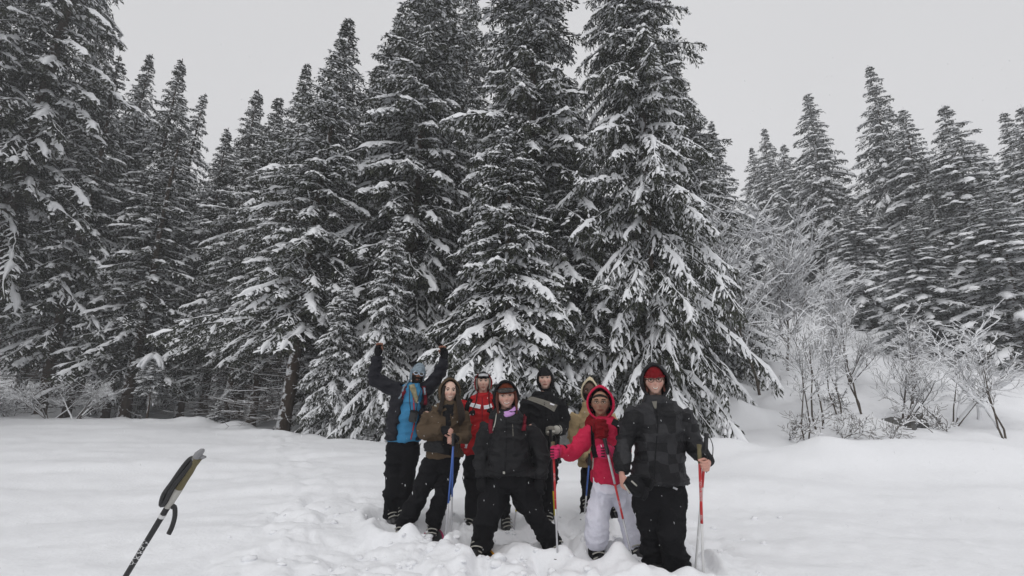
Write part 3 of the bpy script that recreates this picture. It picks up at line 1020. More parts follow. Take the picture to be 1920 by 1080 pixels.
M_POLEBLACK = mat("pole_black", (0.012, 0.012, 0.014), 0.35, 0.1, 20, 0, 1, 0.5)
M_POLEWHITE = mat("pole_white", (0.62, 0.62, 0.62), 0.4, 0.05, 20)
M_ORANGE = mat("orange_plastic", (0.68, 0.30, 0.02), 0.45, 0.1, 20)
M_PINKPLASTIC = mat("magenta_plastic", (0.42, 0.03, 0.12), 0.45, 0.1, 20)


def skin_mat(name, col):
    m = mat(name, col, 0.55, 0.10, 22.0, 0.12, 120.0, 0.35)
    n, l = m.node_tree.nodes, m.node_tree.links
    b = n["Principled BSDF"]
    b.inputs["Subsurface Weight"].default_value = 0.12
    b.inputs["Subsurface Radius"].default_value = (0.012, 0.005, 0.003)
    at_ = n.new("ShaderNodeAttribute")
    at_.attribute_name = "tone"
    mx = n.new("ShaderNodeMixRGB")
    mx.inputs["Color2"].default_value = (col[0] * 0.85, col[1] * 0.40, col[2] * 0.38, 1)
    l.new(at_.outputs["Fac"], mx.inputs["Fac"])
    l.new(n[m["mix"]].outputs[0], mx.inputs["Color1"])
    l.new(mx.outputs[0], b.inputs["Base Color"])
    return m


SKIN = {"fair": skin_mat("fair_skin", (0.62, 0.42, 0.34)), "rosy": skin_mat("rosy_skin", (0.60, 0.385, 0.31)),
        "tan": skin_mat("tanned_skin", (0.26, 0.135, 0.085)), "brown": skin_mat("brown_skin", (0.35, 0.205, 0.14)),
        "dark": skin_mat("dark_skin", (0.085, 0.045, 0.03))}
DG = bpy.context.evaluated_depsgraph_get


def remesh(pieces, voxel, smooth=4):
    """union of closed tubes into one continuous skin"""
    g = Geo()
    for p in pieces:
        g.add(*p)
    me = g.mesh("tmp", None)
    o = link("tmp", me)
    m = o.modifiers.new("r", "REMESH")
    m.mode = "VOXEL"
    m.voxel_size = voxel
    if smooth:
        s = o.modifiers.new("s", "SMOOTH")
        s.factor = 0.5
        s.iterations = smooth
    dg = DG()
    dg.update()
    e = bpy.data.meshes.new_from_object(o.evaluated_get(dg))
    bpy.data.objects.remove(o)
    bpy.data.meshes.remove(me)
    n = len(e.vertices)
    V = np.empty(n * 3, np.float32)
    e.vertices.foreach_get("co", V)
    V = V.reshape(-1, 3).astype(float)
    Nr = np.empty(n * 3, np.float32)
    e.vertex_normals.foreach_get("vector", Nr)
    lp = np.empty(len(e.loops), np.int32)
    e.loops.foreach_get("vertex_index", lp)
    tot = np.empty(len(e.polygons), np.int32)
    e.polygons.foreach_get("loop_total", tot)
    bpy.data.meshes.remove(e)
    if (tot == 4).all():
        F = lp.reshape(-1, 4)
    else:
        st = np.concatenate([[0], np.cumsum(tot)[:-1]])
        F = np.array([[lp[a], lp[a + 1], lp[a + 2], lp[a + min(3, k - 1)]] for a, k in zip(st, tot)])
    return V, F, Nr.reshape(-1, 3).astype(float)


def loft(rings, cap=True):
    """rings: equal length closed loops of points"""
    m = len(rings[0])
    V = np.vstack(rings)
    n = len(rings)
    i = np.arange(n - 1)[:, None] * m + np.arange(m)[None]
    j = np.arange(n - 1)[:, None] * m + (np.arange(m)[None] + 1) % m
    Q = np.stack([i, j, j + m, i + m], -1).reshape(-1, 4)
    T = []
    if cap:
        V = np.vstack([V, rings[0].mean(0), rings[-1].mean(0)])
        k = np.arange(m)
        T = np.vstack([np.column_stack([np.full(m, n * m), (k + 1) % m, k]),
                       np.column_stack([np.full(m, n * m + 1), (n - 1) * m + k, (n - 1) * m + (k + 1) % m])])
    return V, Q, T


def curve(P, n=16):
    """smooth curve through the points"""
    P = np.asarray(P, float)
    k = len(P)
    u = np.linspace(0, k - 1, n)
    out = []
    for x in u:
        i = min(int(x), k - 2)
        f = x - i
        p0, p1, p2, p3 = P[max(0, i - 1)], P[i], P[i + 1], P[min(k - 1, i + 2)]
        out.append(0.5 * ((2 * p1) + (p2 - p0) * f + (2 * p0 - 5 * p1 + 4 * p2 - p3) * f * f + (3 * p1 - p0 - 3 * p2 + p3) * f ** 3))
    return np.array(out)


def limb(P, R, n=18, seg=14):
    P = np.asarray(P, float)
    C = curve(np.column_stack([P, np.asarray(R)]), n)
    return tube_strip(C[:, :3], C[:, 3], seg)


def ellipse_ring(c, a, b, ex=2.4, n=28, tilt=0.0):
    t = np.linspace(0, 2 * np.pi, n, endpoint=False)
    x = np.sign(np.cos(t)) * np.abs(np.cos(t)) ** (2 / ex) * a
    y = np.sign(np.sin(t)) * np.abs(np.sin(t)) ** (2 / ex) * b
    return np.column_stack([c[0] + x, c[1] + y, c[2] + x * tilt])


def wrinkle(V, N, amp, seed, scale=(5, 5, 11), amp2=0.4):
    s = np.array(scale)
    W = V + 0.05 * np.column_stack([vnoise(V * 6, seed + 1), vnoise(V * 6, seed + 2), vnoise(V * 6, seed + 4)])
    f = vnoise(W * s, seed)
    ridge = (1 - np.abs(f)) ** 4 - 0.25
    f2 = vnoise(W * s * 2.1 + W[:, [2, 0, 1]] * 4, seed + 3)
    r2 = (1 - np.abs(f2)) ** 4 - 0.25
    return V + N * (2.1 * amp * (ridge + amp2 * r2))[:, None]


def hand(w, d, n, pose, sc=1.0, fat=1.0, thumb=1.0):
    """a hand with palm, four fingers and a thumb. w wrist, d towards the fingers, n where the palm faces"""
    d = nrm(np.asarray(d, float))
    n = np.asarray(n, float)
    n = nrm(n - d * n.dot(d))
    s = np.cross(d, n) * thumb
    bend = {"grip": (62, 82, 50), "open": (8, 14, 10), "relaxed": (22, 30, 20), "half": (38, 55, 35)}[pose]
    pcs = []
    rg = []
    for u, hw, ht in ((-0.03, 0.026, 0.019), (0.0, 0.029, 0.019), (0.035, 0.037, 0.017), (0.07, 0.042, 0.015), (0.092, 0.040, 0.012)):
        c = w + d * u * sc
        t = np.linspace(0, 2 * np.pi, 14, endpoint=False)
        rg.append(c + np.outer(np.cos(t) * hw * sc * (1 + (fat - 1) * 0.5), s) + np.outer(np.sin(t) * ht * sc * fat, n))
    pcs.append(loft(rg))
    for k, (off, L) in enumerate(((0.030, 0.074), (0.010, 0.083), (-0.010, 0.077), (-0.029, 0.060))):
        p = w + (d * 0.075 + s * off) * sc
        dd = nrm(d + s * off * (3.0 if pose in ("open", "relaxed") else 0.6))
        pts, r = [p, w + (d * 0.092 + s * off) * sc], [0.0095, 0.0098]
        ang = 0
        q = pts[-1]
        for b, fr in zip(bend, (0.45, 0.31, 0.24)):
            ang += math.radians(b + (k - 1.5) * 2)
            q = q + (dd * math.cos(ang) + n * math.sin(ang)) * L * fr * sc
            pts.append(q)
            r.append(0.0092 - 0.0010 * len(r) + 0.0018)
        pcs.append(limb(pts, np.array(r) * sc * fat, 14, 8))
    p = w + (d * 0.022 + s * 0.018) * sc
    if pose == "open":
        t1, t2 = nrm(d * 0.65 + s * 0.9 + n * 0.15), nrm(d * 0.9 + s * 0.5 + n * 0.1)
    else:
        t1, t2 = nrm(d * 0.75 + s * 0.55 + n * 0.55), nrm(d * 0.75 + s * -0.05 + n * 0.75)
    a = p + t1 * 0.042 * sc
    b = a + t2 * 0.030 * sc
    c = b + nrm(t2 + n * 0.2) * 0.026 * sc
    pcs.append(limb([p, a, b, c], np.array([0.013, 0.0115, 0.0105, 0.008]) * sc * fat, 12, 8))
    return pcs


class Person:
    """everything is laid out in the world, then moved under the person's own root"""

    def __init__(self, Y, base, label):
        p = at(base[0], base[1], Y)
        self.root0 = np.array([p[0], p[1], gz(p[0], p[1]) - 0.05])
        self.root = empty("person", self.root0, label, "person", "walkers posing in the snow")
        self.Y = Y
        self.bvh = {}

    def part(self, name, V, Q=None, T=None, m=None, parent=None, smooth=True, attr=None, label=None):
        me = mk_mesh(name, np.asarray(V) - self.root0, Q, T, smooth, m, attr)
        o = link(name, me, parent or self.root)
        if label:
            o["label"] = label
        return o

    def P(self, px, py, dy=0.0):
        return at(px, py, self.Y + dy)

    # ---- head
    def head(self, px, py, size=1.0, yaw=0.0, roll=0.0, pitch=0.0, smile=0.0, skin="fair", wide=1.0, dy=0.0, brow=(0.03, 0.02, 0.015),
             eyes=True, body_extra=None, beard=False, teeth=False, lipw=0.024, eye_close=0.0):
        c = self.P(px, py, dy)
        fwd = CAM - c
        fwd[2] *= 0.25
        fwd = nrm(fwd)
        cy, sy = math.cos(yaw), math.sin(yaw)
        fwd = np.array([fwd[0] * cy - fwd[1] * sy, fwd[0] * sy + fwd[1] * cy, fwd[2] + math.sin(pitch)])
        fwd = nrm(fwd)
        right = nrm(np.cross(fwd, UP)) * -1          # towards the right of the picture
        up = np.cross(right, fwd) * -1
        if up[2] < 0:
            up = -up
        cr, sr = math.cos(roll), math.sin(roll)
        right, up = right * cr - up * sr, up * cr + right * sr
        self.hc, self.hf, self.hr, self.hu, self.hs, self.hw = c, fwd, right, up, size, wide
        nu, nv = 72, 54
        th = np.linspace(0, np.pi, nv)
        ph = np.linspace(0, 2 * np.pi, nu, endpoint=False)
        TH, PH = np.meshgrid(th, ph, indexing="ij")
        x = (np.sin(TH) * np.sin(PH)).ravel()
        y = (np.sin(TH) * np.cos(PH)).ravel()        # y forward
        z = np.cos(TH).ravel()
        X = x * 0.076 * wide
        Yf = y * 0.094
        Z = z * 0.116
        jaw = sstep(0.0, -0.105, Z)
        X = X * (1 - 0.30 * jaw)
        Yf = np.where(y > 0, Yf * (1 - 0.05 * jaw) + 0.006 * jaw, Yf * (1 - 0.45 * jaw))
        Yf = np.where(y > 0, np.sign(Yf) * np.abs(Yf / 0.094) ** 0.86 * 0.094, Yf)
        fr = sstep(0.15, 0.6, y)

        def bump(cx, cz, sx, sz, h):
            nonlocal Yf
            Yf = Yf + fr * h * np.exp(-((X - cx) / sx) ** 2 - ((Z - cz) / sz) ** 2)
        bump(0, -0.018, 0.011, 0.017, 0.023)         # nose
        bump(0, 0.004, 0.008, 0.022, 0.010)
        bump(0.010, -0.027, 0.007, 0.007, 0.006)
        bump(-0.010, -0.027, 0.007, 0.007, 0.006)
        for sg in (-1, 1):
            bump(sg * 0.031, 0.014, 0.016, 0.011, -0.013)   # eye sockets
            bump(sg * 0.030, 0.034, 0.022, 0.008, 0.005)    # brow
            bump(sg * 0.040, -0.020, 0.018, 0.016, 0.005 + 0.005 * smile)
            bump(sg * (0.034 + 0.004 * smile), -0.050, 0.008, 0.012, -0.003 - 0.002 * smile)
        bump(0, -0.052, 0.022, 0.006, 0.006)         # lips
        bump(0, -0.064, 0.018, 0.006, 0.006)
        bump(0, -0.0575, 0.024, 0.003, -0.004)
        bump(0, -0.073, 0.020, 0.006, -0.004)
        bump(0, -0.096, 0.020, 0.014, 0.007)         # chin
        loc = np.column_stack([X, Yf, Z]) * size
        V = c + loc[:, :1] * right + loc[:, 1:2] * fwd + loc[:, 2:] * up
        i = (np.arange(nv - 1)[:, None] * nu + np.arange(nu)[None])
        j = (np.arange(nv - 1)[:, None] * nu + (np.arange(nu)[None] + 1) % nu)
        Q = np.stack([i, i + nu, j + nu, j], -1).reshape(-1, 4)
        pcs = [(V, Q, None)]
        # ears
        for sg in (-1, 1):
            e = c + right * sg * 0.074 * wide * size + fwd * -0.008 * size
            t = np.linspace(0, 2 * np.pi, 12, endpoint=False)
            rg = [e + np.outer(np.cos(t) * a * size, fwd) + np.outer(np.sin(t) * b * size, up) + right * sg * o * size
                  for o, a, b in ((-0.012, 0.010, 0.018), (0.0, 0.017, 0.030), (0.007, 0.016, 0.029))]
            pcs.append(loft(rg if sg > 0 else [r[::-1] for r in rg]))
        nb = c - up * 0.06 * size - fwd * 0.015
        self.neck0 = nb
        self.nk = c - UP * 0.20 * size - fwd * 0.02
        pcs.append(limb([nb, (nb + self.nk) / 2, self.nk - UP * 0.06], [0.052 * size, 0.054 * size, 0.075 * size], 10, 14))
        self.body_pcs = pcs
        self.skin, self.beard, self.teeth, self.smile = skin, beard, teeth, smile
        self.eyes, self.lipw, self.brow, self.eye_close = eyes, lipw, brow, eye_close

    def F(self, u, v, w=0.0):
        """a point near the face: u right, v up, w forward, metres"""
        return self.hc + (self.hr * u * self.hw + self.hu * v + self.hf * w) * self.hs

    def finish_body(self, torso, arms, legs, bare):
        """torso rings, arms, legs inside the clothes and any bare hands join the head in one mesh"""
        Vh, Fh, _ = remesh(list(self.body_pcs), 0.0052, 2)
        pcs = [limb([self.neck0 - UP * 0.08, self.nk - UP * 0.12], [0.05, 0.07], 6, 12)]
        pcs.append(loft([ellipse_ring(c, a * 0.78, b * 0.75) for c, a, b in torso]))
        for A in arms:
            pcs.append(limb(A, np.interp(np.linspace(0, 1, len(A)), [0, 0.5, 1], [0.055, 0.043, 0.027]), 14, 10))
        for L in legs:
            pcs.append(limb(L, np.interp(np.linspace(0, 1, len(L)), [0, 0.5, 1], [0.075, 0.052, 0.04]), 14, 12))
        V2, F2, _ = remesh(pcs, 0.015, 2)
        V, F = np.vstack([Vh, V2]), np.vstack([Fh, F2 + len(Vh)])
        hv = []
        off = len(V)
        for h in bare:
            v, f, _ = remesh(h, 0.0032, 1)
            hv.append((v, f + off))
            off += len(v)
        VV = np.vstack([V] + [h[0] for h in hv])
        FF = np.vstack([F] + [h[1] for h in hv])
        # ruddy lips, cheeks, nose: lasting colour of the skin
        r = (VV - self.hc) / self.hs
        u, v, w = r @ self.hr / self.hw, r @ self.hu, r @ self.hf
        sm = 0.006 * self.smile * (u / 0.024) ** 2
        lips = np.exp(-((v + 0.058 - sm) / 0.0085) ** 4 - (u / (self.lipw + 0.004)) ** 4)
        cheek = 0.55 * (np.exp(-((np.abs(u) - 0.042) / 0.018) ** 2 - ((v + 0.022) / 0.018) ** 2)) + 0.45 * np.exp(-(u / 0.014) ** 2 - ((v + 0.022) / 0.016) ** 2)
        tone = np.where(w > 0.04, np.clip(np.maximum(lips * 0.85, cheek), 0, 1), 0.12)
        tone[len(V):] = 0.35
        self.body = self.part("body", VV, FF, None, SKIN[self.skin], None, True, tone)
        T = BVHTree.FromPolygons(V.tolist(), F.tolist())
        self.bvh["body"] = T
        self.face_details()

    def on_face(self, u, v):
        o = Vector(self.F(u, v, 0.3))
        h = self.bvh["body"].ray_cast(o, Vector(-self.hf))
        return np.array(h[0]) if h[0] is not None else self.F(u, v, 0.09)

    def strip(self, name, uv, hw, m, lift=0.0015, n=14, seg=6, flat=0.35):
        C = curve(np.array([np.append(self.on_face(u, v), 0) for u, v in uv]), n)[:, :3] + self.hf * lift * self.hs
        k = np.linspace(0, 1, n)
        w = hw * self.hs * np.clip(np.minimum(k, 1 - k) * 5 + 0.35, 0, 1)
        V, Q, T = tube_strip(C, w, seg)
        return self.part(name, V, Q, T, m, self.body)

    def ball(self, name, c, rx, ry, rz, m, parent=None, axes=None, nu=16, nv=10, noise=0.0):
        th = np.linspace(0, np.pi, nv)
        ph = np.linspace(0, 2 * np.pi, nu, endpoint=False)
        TH, PH = np.meshgrid(th, ph, indexing="ij")
        x, y, z = (np.sin(TH) * np.cos(PH)).ravel() * rx, (np.sin(TH) * np.sin(PH)).ravel() * ry, np.cos(TH).ravel() * rz
        a = axes or (self.hr, self.hf, self.hu)
        L = np.column_stack([x, y, z])
        if noise:
            L = L * (1 + noise * vnoise(L * 60, 5))[:, None]
        V = c + L[:, :1] * a[0] + L[:, 1:2] * a[1] + L[:, 2:] * a[2]
        i = (np.arange(nv - 1)[:, None] * nu + np.arange(nu)[None])
        j = (np.arange(nv - 1)[:, None] * nu + (np.arange(nu)[None] + 1) % nu)
        Q = np.stack([i, i + nu, j + nu, j], -1).reshape(-1, 4)
        return self.part(name, V, Q, None, m, parent)

    def face_details(self):
        s = self.hs
        if self.eyes:
            for sg in (-1, 1):
                p = self.on_face(sg * 0.031, 0.013)
                self.ball("eye", p - self.hf * 0.0065 * s, 0.0145 * s, 0.011 * s, 0.0085 * s * (1 - self.eye_close), M_EYEWHITE, self.body)
                self.ball("iris", p + self.hf * 0.0020 * s, 0.0068 * s, 0.0036 * s, 0.0068 * s * (1 - self.eye_close), M_IRIS, self.body)
                self.strip("eyelid", [(sg * 0.015, 0.0165), (sg * 0.030, 0.0225), (sg * 0.047, 0.0155)], 0.0021, M_BEARD, 0.002)
        mb = mat("brow_hair", self.brow, 0.9, 0.3, 60)
        for sg in (-1, 1):
            self.strip("eyebrow", [(sg * 0.013, 0.033), (sg * 0.030, 0.039), (sg * 0.050, 0.032)], 0.0038, mb, 0.001)
        up = 0.008 * self.smile
        lw = self.lipw
        if self.teeth:
            self.strip("teeth", [(-lw * 0.85, -0.054 + up * 0.6), (0, -0.0585), (lw * 0.85, -0.054 + up * 0.6)], 0.0045, M_TEETH, 0.0010)
        self.strip("mouth_line", [(-lw, -0.0570 + up), (-lw * 0.5, -0.0590 + up * 0.2), (0, -0.0590 - (0.004 if self.teeth else 0)), (lw * 0.5, -0.0590 + up * 0.2), (lw, -0.0570 + up)],
                   0.0021, mat("lip_crease", (0.10, 0.03, 0.025), 0.7), 0.0008)
        if self.beard:
            n = 44
            V, Q = [], []
            us = np.linspace(-1, 1, 25)
            vs = np.linspace(-0.118, -0.012, 16)
            grid = []
            for v in vs:
                row = []
                for u in us:
                    uu = u * 0.070
                    p = self.on_face(np.clip(uu, -0.066, 0.066) * (0.97 - 0.25 * sstep(-0.05, -0.115, v)), max(v, -0.108))
                    hole = math.exp(-((v + 0.058) / 0.009) ** 2 - (uu / 0.022) ** 2) + sstep(-0.042, -0.012, v) * math.exp(-(uu / 0.036) ** 4)
                    t = 0.010 * (1 - 1.9 * hole) * (0.5 + 0.5 * min(1, (1 - abs(u)) * 5))
                    p = p + self.hf * (t + 0.002 * random.uniform(-1, 1)) * self.hs
                    if v < -0.108:
                        p = p + self.hu * (v + 0.108) * self.hs
                    row.append(p)
                grid.append(row)
            G = np.array(grid).reshape(-1, 3)
            i = (np.arange(15)[:, None] * 25 + np.arange(24)[None]).ravel()
            self.part("beard", G, np.stack([i, i + 1, i + 26, i + 25], -1), None, M_BEARD, self.body)

    # ---- shells on the head
    def shell(self, name, m, rx, ry, rz, test, shift=(0, 0, 0), thick=0.006, seed=1, amp=0.002, nu=64, nv=48, parent=None, peak=0.0, warp=None):
        """an ellipsoid shell about the head, kept where test(u, v, w of the unit sphere) is positive, with a turned-in rim"""
        th = np.linspace(0.001, np.pi - 0.001, nv)
        ph = np.linspace(0, 2 * np.pi, nu, endpoint=False)
        TH, PH = np.meshgrid(th, ph, indexing="ij")
        # pole along the forward axis so that the opening is round
        w = np.cos(TH).ravel()
        u = (np.sin(TH) * np.sin(PH)).ravel()
        v = (np.sin(TH) * np.cos(PH)).ravel()
        keep = test(u, v, w)
        s = self.hs
        pk = peak * np.clip(v, 0, 1) ** 6
        loc = np.column_stack([u * rx * (1 - 0.12 * np.clip(v, 0, 1) ** 2), v * rz + pk, w * ry]) * s + np.array(shift) * s
        if warp:
            loc = warp(loc, u, v, w)
        loc = loc * (1 + amp / 0.1 * vnoise(loc * 38, seed))[:, None]
        inner = loc * (1 - thick / 0.11)
        i = (np.arange(nv - 1)[:, None] * nu + np.arange(nu)[None])
        j = (np.arange(nv - 1)[:, None] * nu + (np.arange(nu)[None] + 1) % nu)
        Q = np.stack([i, j, j + nu, i + nu], -1).reshape(-1, 4)
        ok = keep[Q].all(1)
        Q = Q[ok]
        n = len(loc)
        # rim
        e = np.concatenate([Q[:, [0, 1]], Q[:, [1, 2]], Q[:, [2, 3]], Q[:, [3, 0]]])
        key = np.sort(e, 1)
        code = key[:, 0].astype(np.int64) * n + key[:, 1]
        un, idx, ct = np.unique(code, return_index=True, return_counts=True)
        be = e[idx[ct == 1]]
        rim = np.column_stack([be[:, 1], be[:, 0], be[:, 0] + n, be[:, 1] + n])
        allQ = np.vstack([Q, Q[:, ::-1] + n, rim])
        L = np.vstack([loc, inner])
        used = np.unique(allQ)
        mp = np.full(2 * n, -1)
        mp[used] = np.arange(len(used))
        L = L[used]
        V = self.hc + L[:, :1] * self.hr + L[:, 1:2] * self.hu + L[:, 2:] * self.hf
        return self.part(name, V, mp[allQ], None, m, parent)

    def hood(self, m, open_cos=0.52, rx=0.115, ry=0.125, rz=0.145, shift=(0, 0.0, -0.012), peak=0.0, seed=2, name="hood", lining=None, low=-1.0, rim_r=0.008):
        cut = lambda u, v, w: (w < open_cos + 0.10 * np.clip(v, -1, 1) ** 2 * (v < 0)) & (v > low)
        o = self.shell(name, m, rx, ry, rz, cut, shift, 0.008, seed, 0.0035, peak=peak)
        if lining:
            self.shell("hood_lining", lining, rx * 0.955, ry * 0.955, rz * 0.955, cut, shift, 0.004, seed, 0.0035, peak=peak, parent=o)
        # a soft rolled rim
        a = np.linspace(0, 2 * np.pi, 41)
        r = math.sqrt(1 - open_cos ** 2)
        s = self.hs
        P = []
        for t in a:
            u, v, w = r * math.sin(t), r * math.cos(t), open_cos
            q = np.array([u * rx * (1 - 0.12 * max(v, 0) ** 2), v * rz + peak * max(v, 0) ** 6, w * ry]) * s + np.array(shift) * s
            P.append(self.hc + q[0] * self.hr + q[1] * self.hu + q[2] * self.hf)
        V, Q, T = tube_strip(np.array(P), np.full(41, rim_r * s), 8, False)
        self.part("hood_rim", V, Q, None, m, o)
        return o

    def beanie(self, m, vcut=0.30, rx=0.086, ry=0.104, rz=0.128, name="hat", flaps=False, brim=True, tilt=0.10):
        def test(u, v, w):
            k = v + tilt * w > vcut
            if flaps:
                k = k | ((v > -0.62) & (np.abs(u) > 0.58) & (w < 0.62))
            return k | ((w < -0.1) & (v > vcut - 0.35))
        o = self.shell(name, m, rx * self.hw, ry, rz, test, (0, 0.004, 0), 0.006, 6, 0.0035)
        if brim:
            a = np.linspace(-1.9, 1.9, 33)
            P = []
            for t in a:
                v = vcut + 0.02 - tilt * math.cos(t)
                r = math.sqrt(max(0.01, 1 - v * v))
                q = np.array([math.sin(t) * r * rx * self.hw, v * rz + 0.004, math.cos(t) * r * ry]) * self.hs * 1.01
                P.append(self.hc + q[0] * self.hr + q[1] * self.hu + q[2] * self.hf)
            V, Q, T = tube_strip(np.array(P), np.full((33, 2), (0.006, 0.011)) * self.hs, 8)
            self.part("hat_brim", V, Q, T, m, o)
        return o

    def glasses(self, m, lens=None, r=0.0205, thick=0.0022, v0=0.013, squash=0.82):
        g = Geo()
        t = np.linspace(0, 2 * np.pi, 25)
        y0 = 0.112
        cs = []
        for sg in (-1, 1):
            c = self.F(sg * 0.031, v0, y0 - 0.006)
            cs.append(c)
            P = np.array([c + (self.hr * math.cos(a) * r + self.hu * math.sin(a) * r * squash + self.hf * -0.25 * r * sg * math.cos(a) * 0.6) * self.hs for a in t])
            g.add(*tube_strip(P, np.full(25, thick * self.hs), 6, False))
            T0 = self.F(sg * (0.031 + r), v0 + 0.004, y0 - 0.009)
            T1 = self.F(sg * 0.078, v0 + 0.006, 0.02)
            g.add(*tube_strip(np.array([T0, (T0 + T1) / 2, T1]), np.full(3, thick * self.hs), 6))
        B = [self.F(u, v0 + 0.004, y0) for u in (-0.031 + r, 0, 0.031 - r)]
        g.add(*tube_strip(np.array(B), np.full(3, thick * self.hs), 6))
        V, Q, T = g.get()
        o = self.part("glasses", V, Q, T, m)
        if lens:
            for sg, c in zip((-1, 1), cs):
                self.ball("lens", c, r * 0.96 * self.hs, 0.0022 * self.hs, r * squash * 0.96 * self.hs, lens, o)
        return o

    # ---- clothes
    def jacket(self, rings, arms, m, collar=None, seed=1, amp=0.010, name="jacket", cuff=True, voxel=0.0125, arm_k=0.88, ex=2.15, slim=0.85):
        """rings: (py, x left, x right, depth, dy[, tilt]) from hem to neck; arms: (points, radii)"""
        R = []
        self.torso = []
        for r in rings:
            py, xl, xr, dep = r[:4]
            dy = r[4] if len(r) > 4 else 0
            c = self.P((xl + xr) / 2, py, dy)
            a = (xr - xl) / 2 / ppm(c[1]) * (1.03 if r is rings[0] else (1.0 if r in rings[-2:] else slim))
            R.append(ellipse_ring(c, a, dep, ex, tilt=(r[5] if len(r) > 5 else 0)))
            self.torso.append((c, a, dep))
        pcs = [loft(R)]
        self.arms = []
        for pts, rad in arms:
            pcs.append(limb(pts, np.array(rad) * arm_k, 24, 16))
            self.arms.append(pts)
        if collar:
            pcs.append(loft([ellipse_ring(c, a, b, 2.0, 24) for c, a, b in collar]))
        V, F, N = remesh(pcs, voxel, 5)
        V = wrinkle(V, N, amp, seed)
        self.bvh[name] = BVHTree.FromPolygons(V.tolist(), F.tolist())
        o = self.part(name, V, F, None, m)
        if cuff:
            for pts, rad in arms:
                a, b = np.array(pts[-2]), np.array(pts[-1])
                d = nrm(b - a)
                k = np.array([b - d * 0.03, b - d * 0.012, b + d * 0.006, b + d * 0.010])
                Vc, Qc, Tc = tube_strip(k, np.array([1.0, 1.1, 1.08, 0.9]) * rad[-1] * arm_k, 14)
                self.part("cuff", Vc, Qc, Tc, m, o)
        return o

    def trousers(self, hip, legs, m, seed=5, amp=0.013, name="trousers"):
        """hip: rings (py, xl, xr, depth); legs: (points, radii)"""
        R = []
        for r in hip:
            c = self.P((r[1] + r[2]) / 2, r[0], r[4] if len(r) > 4 else 0)
            R.append(ellipse_ring(c, (r[2] - r[1]) / 2 / ppm(c[1]) * 0.90, r[3] * 0.92, 2.2))
        pcs = [loft(R)]
        self.legs = []
        for pts, rad in legs:
            pcs.append(limb(pts, np.array(rad) * 0.90, 24, 16))
            self.legs.append(pts)
        V, F, N = remesh(pcs, 0.0135, 4)
        V = wrinkle(V, N, amp, seed, (4.5, 4.5, 8))
        self.bvh[name] = BVHTree.FromPolygons(V.tolist(), F.tolist())
        return self.part(name, V, F, None, m)

    def decal(self, name, on, pts, hw, m, parent, lift=0.004, n=18, across=5, thick=0.003):
        """a strip of cloth laid over a garment along the points seen at pixel positions"""
        T = self.bvh[on]
        C = curve(np.array([(p[0], p[1], 0) for p in pts]), n)[:, :2]
        W = np.interp(np.linspace(0, 1, n), np.linspace(0, 1, len(pts)), [p[2] if len(p) > 2 else hw for p in pts])
        d = np.gradient(C, axis=0)
        d = d / np.maximum(1e-6, np.linalg.norm(d, axis=1))[:, None]
        nn = np.column_stack([-d[:, 1], d[:, 0]])
        G = []
        for k in range(n):
            for j in range(across):
                q = C[k] + nn[k] * W[k] * (j / (across - 1) * 2 - 1)
                tgt = at(q[0], q[1], self.Y)
                dr = Vector(tgt - CAM).normalized()
                h = T.ray_cast(Vector(CAM), dr)
                if h[0] is None:
                    h = T.find_nearest(Vector(tgt))
                p, no = np.array(h[0]), np.array(h[1])
                if no @ np.array(dr) > 0:
                    no = -no
                G.append((p + no * lift, p - no * 0.004))
        A = np.array([g[0] for g in G])
        B = np.array([g[1] for g in G])
        i = (np.arange(n - 1)[:, None] * across + np.arange(across - 1)[None]).ravel()
        q = np.stack([i, i + 1, i + across + 1, i + across], -1)
        N = len(A)
        side = []
        for k in range(n - 1):
            for e in (0, across - 1):
                a = k * across + e
                side.append((a, a + across, a + across + N, a + N))
        for k in (0, n - 1):
            for j in range(across - 1):
                a = k * across + j
                side.append((a, a + 1, a + 1 + N, a + N))
        return self.part(name, np.vstack([A, B]), np.vstack([q, np.array(side)]), None, m, parent)

    def glove(self, w, d, n, pose, m, sc=1.0, thumb=1.0, fat=1.25, name="glove"):
        V, F, N = remesh(hand(w, d, n, pose, sc, fat, thumb), 0.0042, 2)
        return self.part(name, V, F, None, m)

    def boot(self, a, toe, m=None, r=0.062):
        """ankle point and toe point"""
        m = m or M_PLASTIC
        a, toe = np.array(a, float), np.array(toe, float)
        heel = a + (a - toe) * 0.35
        heel[2] = toe[2]
        mid = a * 0.45 + toe * 0.55
        mid[2] = toe[2] + 0.035
        V, F, N = remesh([limb([a + UP * 0.08, a + UP * 0.03, a * 1.0 - UP * 0.02, heel * 0.4 + a * 0.6 - UP * 0.05], [r * 0.85, r * 0.88, r * 0.9, r * 0.75]),
                          limb([heel, a - UP * 0.055, mid, toe], [r * 0.62, r * 0.8, r * 0.72, r * 0.5])], 0.009, 3)
        o = self.part("boot", V, F, None, m)
        # laces / strap
        g = Geo()
        f = nrm((toe - a) * np.array([1, 1, 0]))
        sd = np.cross(f, UP)
        for k in range(3):
            c = a + f * (0.035 + 0.03 * k) + UP * (0.03 - 0.028 * k)
            t = np.linspace(-1.2, 1.2, 9)
            P = np.array([c + sd * math.sin(x) * r * 0.92 + (UP * math.cos(x) * 0.7 + f * math.cos(x) * 0.6) * r * 0.75 for x in t])
            g.add(*tube_strip(P, np.full(9, 0.006), 6))
        V, Q, T = g.get()
        self.part("lace", V, Q, T, F_LGREY, o)
        return o

